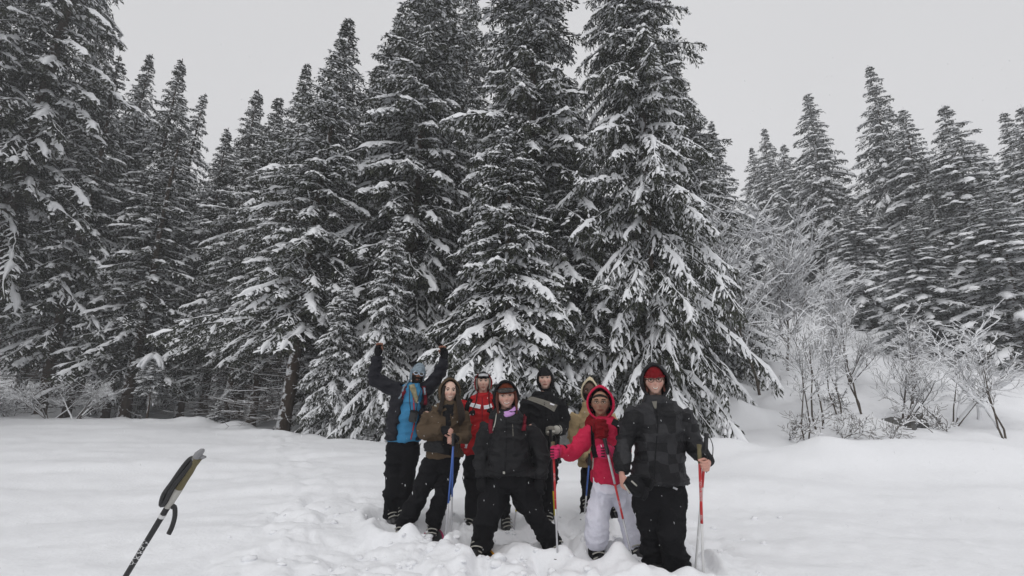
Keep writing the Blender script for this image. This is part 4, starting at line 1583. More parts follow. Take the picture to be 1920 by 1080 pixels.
    def snowshoe(self, c, f, m, L=0.58, Wd=0.20, tilt=0.0, deck=None):
        """frame and deck under the boot; c centre, f forward"""
        f = nrm(np.asarray(f, float))
        sd = nrm(np.cross(f, UP))
        u2 = np.cross(sd, f)
        t = np.linspace(0, 2 * np.pi, 37)
        P = np.array([c + f * (math.cos(x) * L / 2) + sd * (math.sin(x) * Wd / 2 * (1 - 0.22 * math.cos(x + 3.14)))
                      + u2 * (0.05 * max(0, math.cos(x) - 0.55)) for x in t])
        g = Geo()
        V, Q, T = tube_strip(P, np.full(37, 0.011), 8, False)
        o = self.part("snowshoe", V, Q, None, m)
        K = np.vstack([P[:-1] * 0.96 + c * 0.04 + u2 * 0.003, [c + u2 * 0.003]])
        k = np.arange(36)
        K2 = np.vstack([K, K - u2 * 0.006])
        T = np.vstack([np.column_stack([k, (k + 1) % 36, np.full(36, 36)]), np.column_stack([(k + 1) % 36 + 37, k + 37, np.full(36, 73)])])
        self.part("deck", K2, None, T, deck or M_PLASTIC, o, False)
        return o

    def snow_on(self, c, r, seed, n=5):
        """snow caked round a boot"""
        rng = np.random.default_rng(seed)
        pcs = []
        for k in range(n):
            p = np.asarray(c) + rng.normal(0, 1, 3) * np.array([r * 0.7, r * 0.7, r * 0.15])
            pcs.append(tube_strip(np.array([p - UP * r * 0.4, p - UP * r * 0.2, p + UP * r * 0.15, p + UP * r * 0.3]), np.array([r * 0.5, r * 0.62, r * 0.5, r * 0.12]), 10))
        V, F, N = remesh(pcs, 0.012, 2)
        V = V + N * (0.012 * vnoise(V * 28, seed))[:, None]
        return self.part("caked_snow", V, F, None, M_SNOW)


def grip_axis(px1, py1, px2, py2, Y1, Y2):
    return nrm(at(px2, py2, Y2) - at(px1, py1, Y1))
def gtop(x, y):
    """highest snow just in front of a boot"""
    return float(max(ground(np.array([x, x + 0.05, x - 0.05, x, x]), np.array([y - 0.08, y - 0.16, y - 0.16, y - 0.24, y])).max(), gz(x, y)))


# ---------- right-hand woman in the checked jacket
def check_mat():
    m = fabric("checked_shell_cloth", (0.012, 0.012, 0.0135), 0.6, 0.15, 0.5, 0.35)
    n, l = m.node_tree.nodes, m.node_tree.links
    tc = n.new("ShaderNodeTexCoord")
    mp = n.new("ShaderNodeMapping")
    mp.inputs["Location"].default_value = (0.03, 0.5, 0.02)
    mp.inputs["Scale"].default_value = (13.0, 0.01, 13.0)
    nz = n.new("ShaderNodeTexNoise")
    nz.inputs["Scale"].default_value = 5.0
    sc_ = n.new("ShaderNodeVectorMath")
    sc_.operation = "MULTIPLY_ADD"
    sc_.inputs[1].default_value = (0.11, 0.11, 0.11)
    l.new(tc.outputs["Object"], nz.inputs["Vector"])
    l.new(nz.outputs["Color"], sc_.inputs[0])
    l.new(tc.outputs["Object"], sc_.inputs[2])
    l.new(sc_.outputs[0], mp.inputs["Vector"])
    fl = n.new("ShaderNodeVectorMath")
    fl.operation = "FLOOR"
    l.new(mp.outputs[0], fl.inputs[0])
    wn_ = n.new("ShaderNodeTexWhiteNoise")
    l.new(fl.outputs[0], wn_.inputs["Vector"])
    mx = n.new("ShaderNodeMixRGB")
    mx.blend_type = "MIX"
    mx.inputs["Color2"].default_value = (0.034, 0.034, 0.037, 1)
    rp = n.new("ShaderNodeMapRange")
    rp.inputs["From Min"].default_value = 0.35
    rp.inputs["From Max"].default_value = 0.75
    rp.inputs["To Max"].default_value = 0.85
    l.new(wn_.outputs["Value"], rp.inputs["Value"])
    l.new(rp.outputs[0], mx.inputs["Fac"])
    l.new(n[m["mix"]].outputs[0], mx.inputs["Color1"])
    l.new(mx.outputs[0], n["Principled BSDF"].inputs["Base Color"])
    return m


F_CHECK = check_mat()

p = Person(3.95, (1252, 1085), "woman in black checked jacket, dark red beanie and glasses, front right of the group")
p.head(1227, 715, 1.0, 0.05, -0.03, 0, 1.0, "rosy", 1.02, teeth=True, brow=(0.12, 0.05, 0.03))
armL = ([p.P(1197, 774), p.P(1180, 800, -0.02), p.P(1171, 838, -0.05), p.P(1167, 862, -0.12), p.P(1166, 884, -0.17)], [0.092, 0.088, 0.075, 0.068, 0.058])
armR = ([p.P(1276, 774), p.P(1292, 800, 0.0), p.P(1304, 836, -0.04), p.P(1318, 852, -0.13), p.P(1327, 866, -0.20)], [0.092, 0.088, 0.080, 0.068, 0.056])
jk = p.jacket([(906, 1180, 1287, 0.165), (890, 1179, 1288, 0.17), (850, 1184, 1285, 0.165), (810, 1187, 1284, 0.165), (785, 1186, 1286, 0.15), (768, 1194, 1279, 0.125), (752, 1206, 1262, 0.09)],
              [armL, armR], F_CHECK, [(p.hc - UP * 0.235 - np.array([0, 0.0, 0]), 0.115, 0.115), (p.hc - UP * 0.17, 0.105, 0.110), (p.hc - UP * 0.125, 0.100, 0.098)], 11, 0.011)
p.trousers([(890, 1190, 1277, 0.14), (925, 1188, 1284, 0.15), (948, 1192, 1280, 0.13)],
           [([p.P(1212, 925), p.P(1217, 975, 0.03), p.P(1222, 1015, 0.05), p.P(1227, 1060, 0.07), p.P(1230, 1098, 0.08)], [0.125, 0.112, 0.100, 0.100, 0.108]),
            ([p.P(1258, 925), p.P(1257, 975, -0.09), p.P(1262, 1015, -0.12), p.P(1270, 1060, -0.08), p.P(1275, 1098, -0.04)], [0.125, 0.112, 0.100, 0.100, 0.110])], F_TROUSER, 12, 0.014)
wl, wr = armL[0][-1], armR[0][-1]
hl = hand(wl + np.array([-0.004, -0.005, -0.01]), np.array([0.05, -0.25, -1]), np.array([1.0, 0.3, 0.1]), "half", 0.98, 1.05, 1)
p8_grip = p.P(1313, 868, -0.22)
hr = hand(wr + np.array([-0.005, -0.02, -0.005]), np.array([-0.45, -0.9, -0.10]), np.array([-0.9, 0.4, 0.0]), "grip", 1.0, 1.05, -1)
p.finish_body(p.torso, p.arms, p.legs, [hl, hr])
p.beanie(F_REDHAT, 0.30)
p.glasses(mat("dark_red_frame", (0.05, 0.012, 0.012), 0.35), None, 0.0225, 0.0026, 0.012)
p.hood(F_CHECK, 0.48, 0.122, 0.135, 0.158, (0.004, 0.0, -0.022), seed=3, rim_r=0.012)
p.strip("hair", [(-0.066, 0.02), (-0.070, -0.03), (-0.064, -0.085)], 0.010, M_HAIRRED)
p.strip("hair", [(0.066, 0.02), (0.070, -0.03), (0.066, -0.085)], 0.010, M_HAIRRED)
p.decal("zip", "jacket", [(1231, 768), (1233, 800), (1229, 850), (1226, 903)], 1.3, F_BLACK, jk)
p.decal("shirt", "jacket", [(1227, 752, 5), (1229, 766, 1.5)], 4, F_GREY, jk, n=6)
p.decal("pocket_flap", "jacket", [(1238, 776), (1260, 777), (1278, 772)], 3.2, F_BLACK2, jk)
p.decal("pocket_flap", "jacket", [(1188, 862), (1200, 866), (1214, 868)], 2.6, F_BLACK2, jk)
p.decal("logo", "trousers", [(1262, 914), (1270, 918)], 1.6, F_REFLECT, [c for c in p.root.children if c.name.startswith("trousers")][0], n=6)
for a, t in (((1236, 1098), (1234, 1120)), ((1273, 1098), (1277, 1120))):
    q = p.P(*a)
    p.boot(np.array([q[0], q[1], gz(q[0], q[1]) + 0.05]), np.array([q[0] - 0.01, q[1] - 0.17, gz(q[0], q[1]) - 0.02]))

# ---------- woman in crimson jacket and white trousers
p = Person(4.35, (1155, 1060), "woman in crimson hooded jacket and white snow trousers holding out one pink glove")
p.head(1126, 757, 0.98, -0.05, 0.0, 0.06, 0.0, "brown", 1.08, brow=(0.02, 0.015, 0.012), eye_close=0.2)
armL = ([p.P(1110, 806), p.P(1095, 822, -0.02), p.P(1078, 848, -0.06), p.P(1062, 849, -0.12), p.P(1051, 846, -0.16)], [0.088, 0.085, 0.075, 0.068, 0.058])
armR = ([p.P(1157, 806), p.P(1166, 826, 0.02), p.P(1169, 852, -0.06), p.P(1160, 852, -0.15), p.P(1151, 846, -0.20)], [0.088, 0.084, 0.075, 0.066, 0.056])
jk = p.jacket([(903, 1112, 1166, 0.15), (880, 1109, 1168, 0.155), (850, 1108, 1168, 0.16), (825, 1106, 1166, 0.155), (803, 1104, 1165, 0.135), (792, 1110, 1158, 0.11), (782, 1116, 1146, 0.08)],
              [armL, armR], F_PINK, None, 21, 0.010)
tr = p.trousers([(890, 1114, 1168, 0.13), (915, 1111, 1176, 0.14), (930, 1114, 1178, 0.12)],
                [([p.P(1131, 918), p.P(1126, 945), p.P(1120, 985, -0.05), p.P(1118, 1005, -0.02), p.P(1118, 1024)], [0.118, 0.112, 0.103, 0.104, 0.088]),
                 ([p.P(1161, 918), p.P(1172, 945, 0.02), p.P(1183, 985), p.P(1187, 1005), p.P(1190, 1025)], [0.112, 0.108, 0.098, 0.100, 0.088])], F_WHITE, 22, 0.012)
p.finish_body(p.torso, [a[:4] for a in p.arms], p.legs, [])
p.hood(F_PINK, 0.40, 0.132, 0.135, 0.158, (0, 0.004, -0.015), 0.012, 4, lining=F_BLACK, rim_r=0.010)
p.glasses(mat("thin_metal_frame", (0.10, 0.085, 0.07), 0.3, 0.1, 10, 0, 1, 0.5, 0.4), None, 0.0215, 0.0019, 0.010, 0.66)
p.strip("hair", [(-0.062, 0.05), (-0.0, 0.075), (0.062, 0.05)], 0.014, M_HAIRDARK)
# scarf: two wrapped turns and a hanging end
g = []
t = np.linspace(0, 2 * np.pi, 25)
for dz, rx, ry, th in ((-0.135, 0.085, 0.095, 0.030), (-0.165, 0.100, 0.105, 0.034), (-0.195, 0.108, 0.112, 0.032)):
    P = np.array([p.hc + p.hr * math.sin(a) * rx + p.hf * (math.cos(a) * ry - 0.01) + UP * (dz - 0.035 * math.cos(a)) for a in t])
    g.append(tube_strip(P, np.full(25, th), 10))
end = [p.P(1127, 788, -0.17), p.P(1129, 805, -0.19), p.P(1128, 824, -0.185)]
V, Q, T = tube_strip(curve(end, 10), np.column_stack([np.linspace(0.05, 0.06, 10), np.full(10, 0.022)]), 12)
g.append((V, Q, T))
V, F, N = remesh(g, 0.009, 2)
V = wrinkle(V, N, 0.010, 5, (14, 14, 22))
p.part("scarf", V, F, None, F_SCARF)
p.decal("chest_panel", "jacket", [(1101, 790), (1108, 794), (1118, 798)], 4, F_BLACK, jk)
p.decal("collar_flap", "jacket", [(1148, 790), (1156, 794), (1162, 800)], 6, F_BLACK, jk)
p.decal("white_stripe", "jacket", [(1158, 798, 1), (1161, 803, 2), (1164, 809, 0.6)], 1.6, F_REFLECT, jk, n=8)
p.decal("zip", "jacket", [(1112, 815), (1113, 850), (1111, 880)], 0.8, F_LGREY, jk)
for w, d, n_, th in ((armL[0][-1], (-0.75, -0.7, 0.0), (0.7, -0.75, 0.0), 1), (armR[0][-1], (-1, -0.30, 0.0), (0.1, 0.9, -0.1), -1)):
    gl = p.glove(np.array(w), np.array(d, float), np.array(n_, float), "grip" if th else "half", F_GLOVEPINK, 1.22, th, 1.3)
    V, Q, T = tube_strip(np.array([np.array(w) - nrm(np.array(d, float)) * k for k in (0.0, 0.02, 0.05)]), np.array([0.044, 0.050, 0.052]), 12)
    p.part("glove_cuff", V, Q, T, F_BLACK, gl)
    for k in range(4):
        c = np.array(w) + nrm(np.array(d, float)) * (0.090 if th < 0 else 0.125) * 1.2 + np.array([0.03 if th > 0 else 0, -0.030, 0.035 - k * 0.023])
        V, Q, T = tube_strip(np.array([c + np.array([0.012, 0, 0.001]), c, c - np.array([0.02, 0, 0])]), np.full(3, 0.0045), 6)
        p.part("finger_seam", V, Q, T, F_BLACK, gl)
for a in ((1118, 1040), (1191, 1042)):
    q = p.P(*a)
    z = gtop(q[0], q[1]) - 0.03
    V, Q, T = limb([np.array([q[0], q[1], z + 0.26]), np.array([q[0], q[1], z + 0.12]), np.array([q[0], q[1] - 0.02, z + 0.0])], [0.075, 0.072, 0.072])
    p.part("gaiter", V, Q, T, F_BLACK)
    p.boot(np.array([q[0], q[1], z + 0.06]), np.array([q[0] + 0.02, q[1] - 0.19, z + 0.0]))
    p.snow_on(np.array([q[0] + 0.05, q[1] - 0.16, z + 0.01]), 0.07, int(a[0]), 4)
P7 = p

# ---------- woman in black with wide stance
p = Person(4.55, (965, 1035), "woman in black jacket with lilac neck warmer standing with legs wide apart")
p.head(949, 744, 1.0, 0.05, -0.06, 0.0, 1.0, "rosy", 1.12, teeth=True, lipw=0.029, brow=(0.03, 0.015, 0.01))
armL = ([p.P(921, 800), p.P(909, 820), p.P(902, 848, -0.02), p.P(901, 872, -0.05), p.P(902, 892, -0.06)], [0.095, 0.09, 0.080, 0.070, 0.056])
armR = ([p.P(988, 800), p.P(1002, 822), p.P(1014, 850, -0.02), p.P(1015, 875, -0.06), p.P(1012, 895, -0.09)], [0.095, 0.092, 0.085, 0.072, 0.056])
jk = p.jacket([(888, 906, 1006, 0.185), (868, 905, 1004, 0.195), (840, 907, 1001, 0.20), (815, 908, 998, 0.185), (795, 911, 996, 0.16), (780, 920, 984, 0.125), (768, 930, 970, 0.09)],
              [armL, armR], F_BLACK2, [(p.hc - UP * 0.22, 0.105, 0.10), (p.hc - UP * 0.185, 0.092, 0.09)], 31, 0.013, slim=0.77)
p.trousers([(875, 914, 998, 0.16), (900, 912, 1000, 0.165), (920, 914, 1000, 0.14)],
           [([p.P(934, 905), p.P(922, 945, -0.03), p.P(914, 975, -0.06), p.P(905, 1005, -0.05), p.P(900, 1030, -0.05)], [0.15, 0.135, 0.118, 0.112, 0.112]),
            ([p.P(978, 905), p.P(992, 940, 0), p.P(1006, 970, -0.02), p.P(1025, 1000, 0.03), p.P(1040, 1024, 0.05)], [0.15, 0.130, 0.112, 0.100, 0.098])], F_TROUSER, 32, 0.014)
p.finish_body(p.torso, p.arms, p.legs, [])
p.beanie(F_STRIPEHAT, 0.30, 0.090, 0.108, 0.132)
p.hood(F_BLACK, 0.42, 0.128, 0.135, 0.155, (0, 0.006, -0.015), seed=5, rim_r=0.010)
for sg in (-1, 1):
    P = curve([p.F(sg * 0.070, 0.05, 0.045), p.F(sg * 0.082, -0.02, 0.05), p.F(sg * 0.080, -0.10, 0.06), p.F(sg * 0.075, -0.16, 0.09)], 10)
    V, Q, T = tube_strip(P, np.column_stack([np.linspace(0.018, 0.010, 10), np.linspace(0.016, 0.010, 10)]), 10)
    p.part("hair", V, Q, T, M_HAIRRED)
# lilac gaiter, a soft V at the throat
t = np.linspace(0, 2 * np.pi, 29)
pc = []
for dz, r, th in ((-0.112, 0.084, 0.016), (-0.138, 0.092, 0.020)):
    P = np.array([p.hc + p.hr * math.sin(a) * r * 1.05 + p.hf * (math.cos(a) * (r + 0.016)) + p.hu * (dz - 0.030 * max(0, math.cos(a)) ** 2 + 0.014 * math.sin(a)) for a in t])
    pc.append(tube_strip(P, np.full(29, th), 10))
V, F, N = remesh(pc, 0.007, 2)
p.part("neck_warmer", V, F, None, F_LILAC)
# goggles pushed up on the hat
def goggles(p, v, lensm, framem, w=0.062, h=0.020, y=0.112, strap=None):
    a = np.linspace(-1, 1, 15)
    top = [p.F(x * w, v + h - 0.006 * abs(x) ** 3, y - 0.050 * x * x) for x in a]
    bot = [p.F(x * w, v - h + 0.004 * (1 - abs(x)) + 0.004 * abs(x) ** 3, y + 0.004 - 0.050 * x * x) for x in a]
    loop = np.array(top + bot[::-1] + [top[0]])
    V, Q, T = tube_strip(loop, np.full(len(loop), 0.0055), 8, False)
    o = p.part("goggles", V, Q, None, framem)
    G = np.vstack([np.array(top), (np.array(top) + np.array(bot)) / 2 + p.hf * 0.006, np.array(bot)])
    i = (np.arange(2)[:, None] * 15 + np.arange(14)[None]).ravel()
    G2 = np.vstack([G, G - p.hf * 0.006])
    q = np.stack([i, i + 1, i + 16, i + 15], -1)
    p.part("lens", G2, np.vstack([q, q[:, ::-1] + 45]), None, lensm, o)
    b = np.linspace(0.5 * math.pi * 0.62, math.pi * 1.0, 9)
    for sg in (-1, 1):
        P = np.array([p.F(sg * math.sin(x) * 0.094, v + 0.0, math.cos(x) * 0.115) for x in b])
        P[0] = p.F(sg * w, v, y - 0.052)
        V, Q, T = tube_strip(P, np.column_stack([np.full(9, 0.004), np.full(9, 0.012)]), 8)
        p.part("strap", V, Q, T, framem, o)
goggles(p, 0.062, M_LENS, M_PLASTIC, 0.064, 0.018, 0.118)
for pt, h in (((945, 886), 2), ((937, 773), 1), ((946, 776), 1)):
    p.decal("snap_button", "jacket", [(pt[0] - h, pt[1]), (pt[0] + h, pt[1])], h, F_LGREY, jk, n=4, across=3, lift=0.008)
p.decal("zip", "jacket", [(949, 786), (950, 820), (947, 884)], 0.9, F_BLACK, jk)
p.decal("pocket_zip", "jacket", [(961, 795), (962, 818)], 0.6, F_GREY, jk, n=8)
p.decal("pocket_flap", "jacket", [(918, 850), (928, 853), (938, 854)], 2.6, F_BLACK, jk)
p.decal("pocket_flap", "jacket", [(960, 854), (972, 853), (984, 849)], 2.6, F_BLACK, jk)
p.decal("drawstring", "jacket", [(931, 776), (928, 795), (922, 812)], 0.55, F_LGREY, jk, n=10)
p.decal("hem_band", "jacket", [(912, 882), (945, 888), (985, 882)], 1.4, F_BLACK, jk)
for w, d in ((armL[0][-1], (0.05, -0.15, -1)), (armR[0][-1], (-0.1, -0.2, -1))):
    p.glove(np.array(w), np.array(d, float), np.array([0.4, 0.9, 0.0]) , "half", F_BLACK, 1.08, 1, 1.35)
q = p.P(897, 1036, -0.06)
z = gtop(q[0], q[1]) - 0.03
p.boot(np.array([q[0], q[1], z + 0.10]), np.array([q[0] - 0.03, q[1] - 0.20, z + 0.04]))
sh = p.snowshoe(np.array([q[0] + 0.03, q[1] - 0.07, z + 0.05]), np.array([0.30, -0.9, -0.10]), M_ORANGE, 0.56, 0.22)
V, Q, T = tube_strip(np.array([q + np.array([0.06, -0.22, 0]), q + np.array([0.10, -0.20, 0]), q + np.array([0.135, -0.14, 0])]) * np.array([1, 1, 0]) + np.array([0, 0, z + 0.055]),
                     np.column_stack([np.full(3, 0.014), np.full(3, 0.04)]), 8)
p.part("binding", V, Q, T, M_ORANGE, sh)
p.snow_on(np.array([q[0] - 0.07, q[1] - 0.20, z + 0.05]), 0.07, 3, 4)
q = p.P(1042, 1030, 0.05)
z = gtop(q[0], q[1]) - 0.03
p.boot(np.array([q[0], q[1], z + 0.07]), np.array([q[0] + 0.05, q[1] - 0.17, z + 0.0]))
p.snow_on(np.array([q[0] + 0.03, q[1] - 0.14, z + 0.0]), 0.06, 4, 4)
P4 = p

# ---------- woman in brown jacket with long dark hair
p = Person(5.0, (785, 990), "woman in brown hooded jacket with long dark hair leaning on two poles")
p.head(843, 735, 0.98, 0.12, 0.05, 0.08, 0.7, "fair", 1.0, teeth=True, brow=(0.03, 0.02, 0.015))
armL = ([p.P(806, 774), p.P(798, 792, 0), p.P(794, 810, -0.05), p.P(810, 808, -0.14), p.P(828, 804, -0.20)], [0.080, 0.082, 0.075, 0.068, 0.055])
armR = ([p.P(864, 776), p.P(871, 796, 0), p.P(872, 816, -0.05), p.P(866, 822, -0.14), p.P(859, 822, -0.20)], [0.080, 0.080, 0.074, 0.066, 0.055])
jk = p.jacket([(856, 800, 866, 0.14), (838, 797, 868, 0.145), (812, 798, 868, 0.14), (790, 799, 869, 0.14), (773, 801, 868, 0.12), (763, 812, 862, 0.10), (752, 826, 856, 0.08)],
              [armL, armR], F_BROWN, None, 41, 0.010)
p.trousers([(845, 803, 862, 0.12), (865, 800, 860, 0.13), (880, 800, 858, 0.11)],
           [([p.P(815, 866), p.P(800, 900), p.P(785, 930, -0.02), p.P(768, 962, 0.02), p.P(753, 988, 0.05)], [0.125, 0.112, 0.098, 0.095, 0.098]),
            ([p.P(843, 866), p.P(836, 895), p.P(829, 925, -0.05), p.P(822, 955, -0.02), p.P(812, 982, 0)], [0.118, 0.105, 0.092, 0.092, 0.098])], F_TROUSER, 42, 0.013)
wl, wr = armL[0][-1], armR[0][-1]
hl = hand(wl, np.array([1, -0.2, -0.25]), np.array([-0.1, 0.8, -0.6]), "half", 0.95, 1.0, -1)
hr = hand(wr, np.array([-1, -0.2, -0.1]), np.array([0.0, 0.95, -0.2]), "grip", 0.95, 1.0, 1)
p.finish_body(p.torso, p.arms, p.legs, [hl, hr])
p.glove(np.array(wl) - np.array([0.008, 0, 0]), np.array([1, -0.2, -0.2]), np.array([-0.1, 0.8, -0.6]), "half", F_BLACK, 0.86, -1, 1.6, "fingerless_glove")
p.glove(np.array(wr) + np.array([0.008, 0, 0]), np.array([-1, -0.2, -0.1]), np.array([0.0, 0.95, -0.2]), "grip", F_BLACK, 0.80, 1, 1.5, "fingerless_glove")
p.hood(F_BROWN, 0.46, 0.122, 0.130, 0.152, (0.0, 0.002, -0.02), 0.004, 7, rim_r=0.010)
for sg, x0 in ((-1, 830), (1, 858)):
    for k in range(5 if sg > 0 else 3):
        P = curve([p.F(sg * (0.058 + 0.006 * k), 0.06 - 0.01 * k, 0.055), p.F(sg * (0.072 + 0.004 * k), -0.04, 0.06), p.P(x0 + sg * (1 + 2.2 * k), 762, -0.13), p.P(x0 + sg * (3 + 2.4 * k), (782 if sg > 0 else 770) - k, -0.17),
                   p.P(x0 + sg * (4.5 + 2.0 * k), (800 if sg > 0 else 778) - 3 * k, -0.155)], 16)
        V, Q, T = tube_strip(P, np.column_stack([np.linspace(0.016, 0.006, 16), np.linspace(0.014, 0.006, 16)]), 8)
        p.part("hair_lock", V, Q, T, M_HAIRDARK)
pc = [loft([ellipse_ring(p.hc - UP * z_ + np.array([0, -0.02, 0]), a, b, 2.0, 24) for z_, a, b in ((0.24, 0.10, 0.115), (0.17, 0.088, 0.10), (0.125, 0.078, 0.088))])]
V, F, N = remesh(pc, 0.01, 2)
p.part("neck_warmer", wrinkle(V, N, 0.008, 3, (12, 12, 20)), F, None, F_BLACK)
p.decal("front_panel", "jacket", [(838, 772, 4), (841, 795, 5), (838, 830, 9), (834, 852, 12)], 5, F_BLACK, jk)
p.decal("pocket_flap", "jacket", [(812, 770), (822, 773), (829, 776)], 3, F_BROWN, jk, lift=0.012)
p.decal("label_patch", "jacket", [(814, 761), (819, 762)], 1.4, F_LGREY, jk, n=5, across=3, lift=0.008)
p.decal("belt_pouch", "jacket", [(800, 835, 8), (815, 838, 11), (830, 836, 10)], 10, F_BLACK2, jk, lift=0.035)
q = p.P(752, 992, 0.05)
z = gtop(q[0], q[1]) - 0.03
p.boot(np.array([q[0], q[1], z + 0.07]), np.array([q[0] + 0.02, q[1] - 0.17, z]))
p.snow_on(np.array([q[0] + 0.03, q[1] - 0.13, z]), 0.065, 8, 4)
q = p.P(812, 990)
z = gtop(q[0], q[1]) - 0.03
p.boot(np.array([q[0], q[1], z + 0.07]), np.array([q[0] + 0.0, q[1] - 0.18, z]))
p.snowshoe(np.array([q[0] + 0.02, q[1] - 0.12, z + 0.03]), np.array([0.12, -0.9, -0.03]), M_PINKPLASTIC, 0.54, 0.20)
p.snow_on(np.array([q[0] - 0.03, q[1] - 0.14, z + 0.04]), 0.075, 9, 6)

# ---------- man in red jacket
p = Person(5.45, (905, 970), "young man in red jacket with white chest stripes and goggles on his cap")
p.head(906, 717, 0.98, 0.03, 0.0, 0.05, 0.0, "fair", 0.95, brow=(0.03, 0.022, 0.018))
armL = ([p.P(876, 756), p.P(868, 775, 0.02), p.P(866, 800, 0.03), p.P(868, 820, -0.02), p.P(870, 838, -0.05)], [0.088, 0.084, 0.072, 0.062, 0.055])
armR = ([p.P(934, 756), p.P(941, 778, 0.02), p.P(942, 802, 0.03), p.P(938, 820, -0.02), p.P(934, 838, -0.05)], [0.088, 0.084, 0.072, 0.062, 0.055])
jk = p.jacket([(850, 868, 932, 0.145), (830, 868, 934, 0.15), (800, 869, 936, 0.15), (775, 869, 938, 0.145), (758, 872, 936, 0.13), (747, 882, 928, 0.105), (738, 892, 920, 0.08)],
              [armL, armR], F_RED, [(p.hc - UP * 0.20, 0.098, 0.10), (p.hc - UP * 0.14, 0.080, 0.09), (p.hc - UP * 0.115, 0.076, 0.086)], 51, 0.009)
p.trousers([(840, 870, 930, 0.125), (862, 869, 932, 0.13), (878, 870, 930, 0.11)],
           [([p.P(886, 862), p.P(885, 895), p.P(886, 920, -0.02), p.P(885, 945), p.P(886, 968)], [0.115, 0.105, 0.095, 0.09, 0.092]),
            ([p.P(914, 862), p.P(922, 895), p.P(930, 920), p.P(940, 945), p.P(946, 966)], [0.115, 0.105, 0.095, 0.09, 0.092])], F_GREYT, 52, 0.012)
p.finish_body(p.torso, p.arms, p.legs, [])
ht = p.beanie(F_BLACK, 0.36, 0.084, 0.102, 0.128, brim=False)
fl = p.shell("hood", F_RED, 0.108, 0.112, 0.135, lambda u, v, w: (w < 0.28) & (v > -0.9) & (v < 0.80), (0, -0.004, -0.012), 0.008, 4, 0.004)
for sg, x1, y1 in ((-1, 886, 774), (1, 919, 770)):
    lap = np.array([p.F(sg * 0.078, 0.045, 0.02), p.F(sg * 0.083, 0.0, 0.025), p.F(sg * 0.080, -0.055, 0.03), p.F(sg * 0.074, -0.085, 0.04)])
    V, Q, T = tube_strip(curve(lap, 10), np.column_stack([np.full(10, 0.011), np.linspace(0.034, 0.014, 10)]), 10)
    o = p.part("ear_flap", V, Q, T, F_GREY, ht)
    C = curve([p.F(sg * 0.074, -0.085, 0.045), p.P((p.hc[0] * 0 + 893 if sg < 0 else 917), 752, -0.16), p.P(x1, y1 - 5, -0.185)], 12)
    V, Q, T = tube_strip(C, np.full(12, 0.006), 6)
    p.part("cord", V, Q, T, F_BLACK, ht)
    p.ball("pompom", p.P(x1, y1, -0.195), 0.032, 0.032, 0.032, F_BLACK, ht, noise=0.35, nu=24, nv=16)
goggles(p, 0.082, M_SILVERLENS, M_PLASTIC, 0.060, 0.021, 0.106)
p.decal("reflective_stripe", "jacket", [(879, 757), (888, 760), (901, 763)], 3.6, F_REFLECT, jk)
p.decal("reflective_stripe", "jacket", [(907, 764), (914, 763), (922, 760)], 3.4, F_REFLECT, jk)
p.decal("side_piping", "jacket", [(874, 784, 1.2), (879, 800, 2.2), (877, 822, 2.6), (873, 840, 2.2)], 2.2, F_REFLECT, jk)
p.decal("zip", "jacket", [(904, 745), (904, 790), (902, 845)], 0.7, F_BURG, jk)
q = p.P(884, 972)
z = gtop(q[0], q[1]) - 0.03
p.boot(np.array([q[0], q[1], z + 0.09]), np.array([q[0] - 0.06, q[1] - 0.18, z + 0.03]))
p.snowshoe(np.array([q[0] - 0.03, q[1] - 0.12, z + 0.035]), np.array([-0.35, -0.9, -0.02]), M_PLASTIC, 0.5, 0.19)
p.snow_on(np.array([q[0] - 0.05, q[1] - 0.14, z + 0.06]), 0.075, 13, 6)
q = p.P(948, 968)
z = gtop(q[0], q[1]) - 0.03
p.boot(np.array([q[0], q[1], z + 0.08]), np.array([q[0] + 0.05, q[1] - 0.17, z + 0.01]))
P3 = p

# ---------- man with raised arms
p = Person(5.4, (745, 968), "bearded man with both arms raised, blue jacket under an open dark coat, knit cap")
p.head(783, 703, 1.0, 0.10, 0.20, 0.04, 0.3, "tan", 0.98, beard=True, eyes=False, brow=(0.02, 0.015, 0.01))
armL = ([p.P(746, 733), p.P(727, 724, 0.0), p.P(704, 712, -0.03), p.P(704, 690, -0.06), p.P(708, 668, -0.08)], [0.092, 0.088, 0.080, 0.070, 0.056])
armR = ([p.P(795, 734), p.P(808, 722, 0.0), p.P(822, 703, -0.03), p.P(829, 687, -0.06), p.P(834, 673, -0.08)], [0.088, 0.084, 0.075, 0.066, 0.054])
jk = p.jacket([(826, 727, 787, 0.14), (808, 727, 789, 0.14), (785, 731, 792, 0.145), (762, 735, 796, 0.145), (742, 738, 800, 0.13), (728, 748, 796, 0.11), (718, 762, 790, 0.085)],
              [(armL[0], np.array(armL[1]) * 0.5), (armR[0], np.array(armR[1]) * 0.5)], F_BLUE, [(p.hc - UP * 0.20 - np.array([0.03, 0, 0]), 0.10, 0.105), (p.hc - UP * 0.14 - np.array([0.02, 0, 0]), 0.088, 0.098)], 61, 0.009, cuff=False)
p.trousers([(815, 729, 786, 0.12), (838, 726, 784, 0.13), (855, 725, 782, 0.11)],
           [([p.P(743, 838), p.P(739, 875), p.P(736, 910, -0.03), p.P(734, 945), p.P(733, 970)], [0.12, 0.11, 0.10, 0.095, 0.095]),
            ([p.P(768, 838), p.P(765, 875), p.P(762, 908), p.P(758, 945), p.P(756, 970)], [0.12, 0.11, 0.10, 0.095, 0.095])], F_TROUSER, 62, 0.013)
wl, wr = armL[0][-1], armR[0][-1]
hl = hand(wl + np.array([0.008, 0, 0.03]), np.array([0.12, -0.1, 1]), np.array([0.1, -1, 0]), "half", 1.0, 1.0, 1)
hr = hand(wr + np.array([0.0, 0, 0.03]), np.array([-0.25, -0.1, 1]), np.array([-0.1, -1, 0]), "half", 1.0, 1.0, -1)
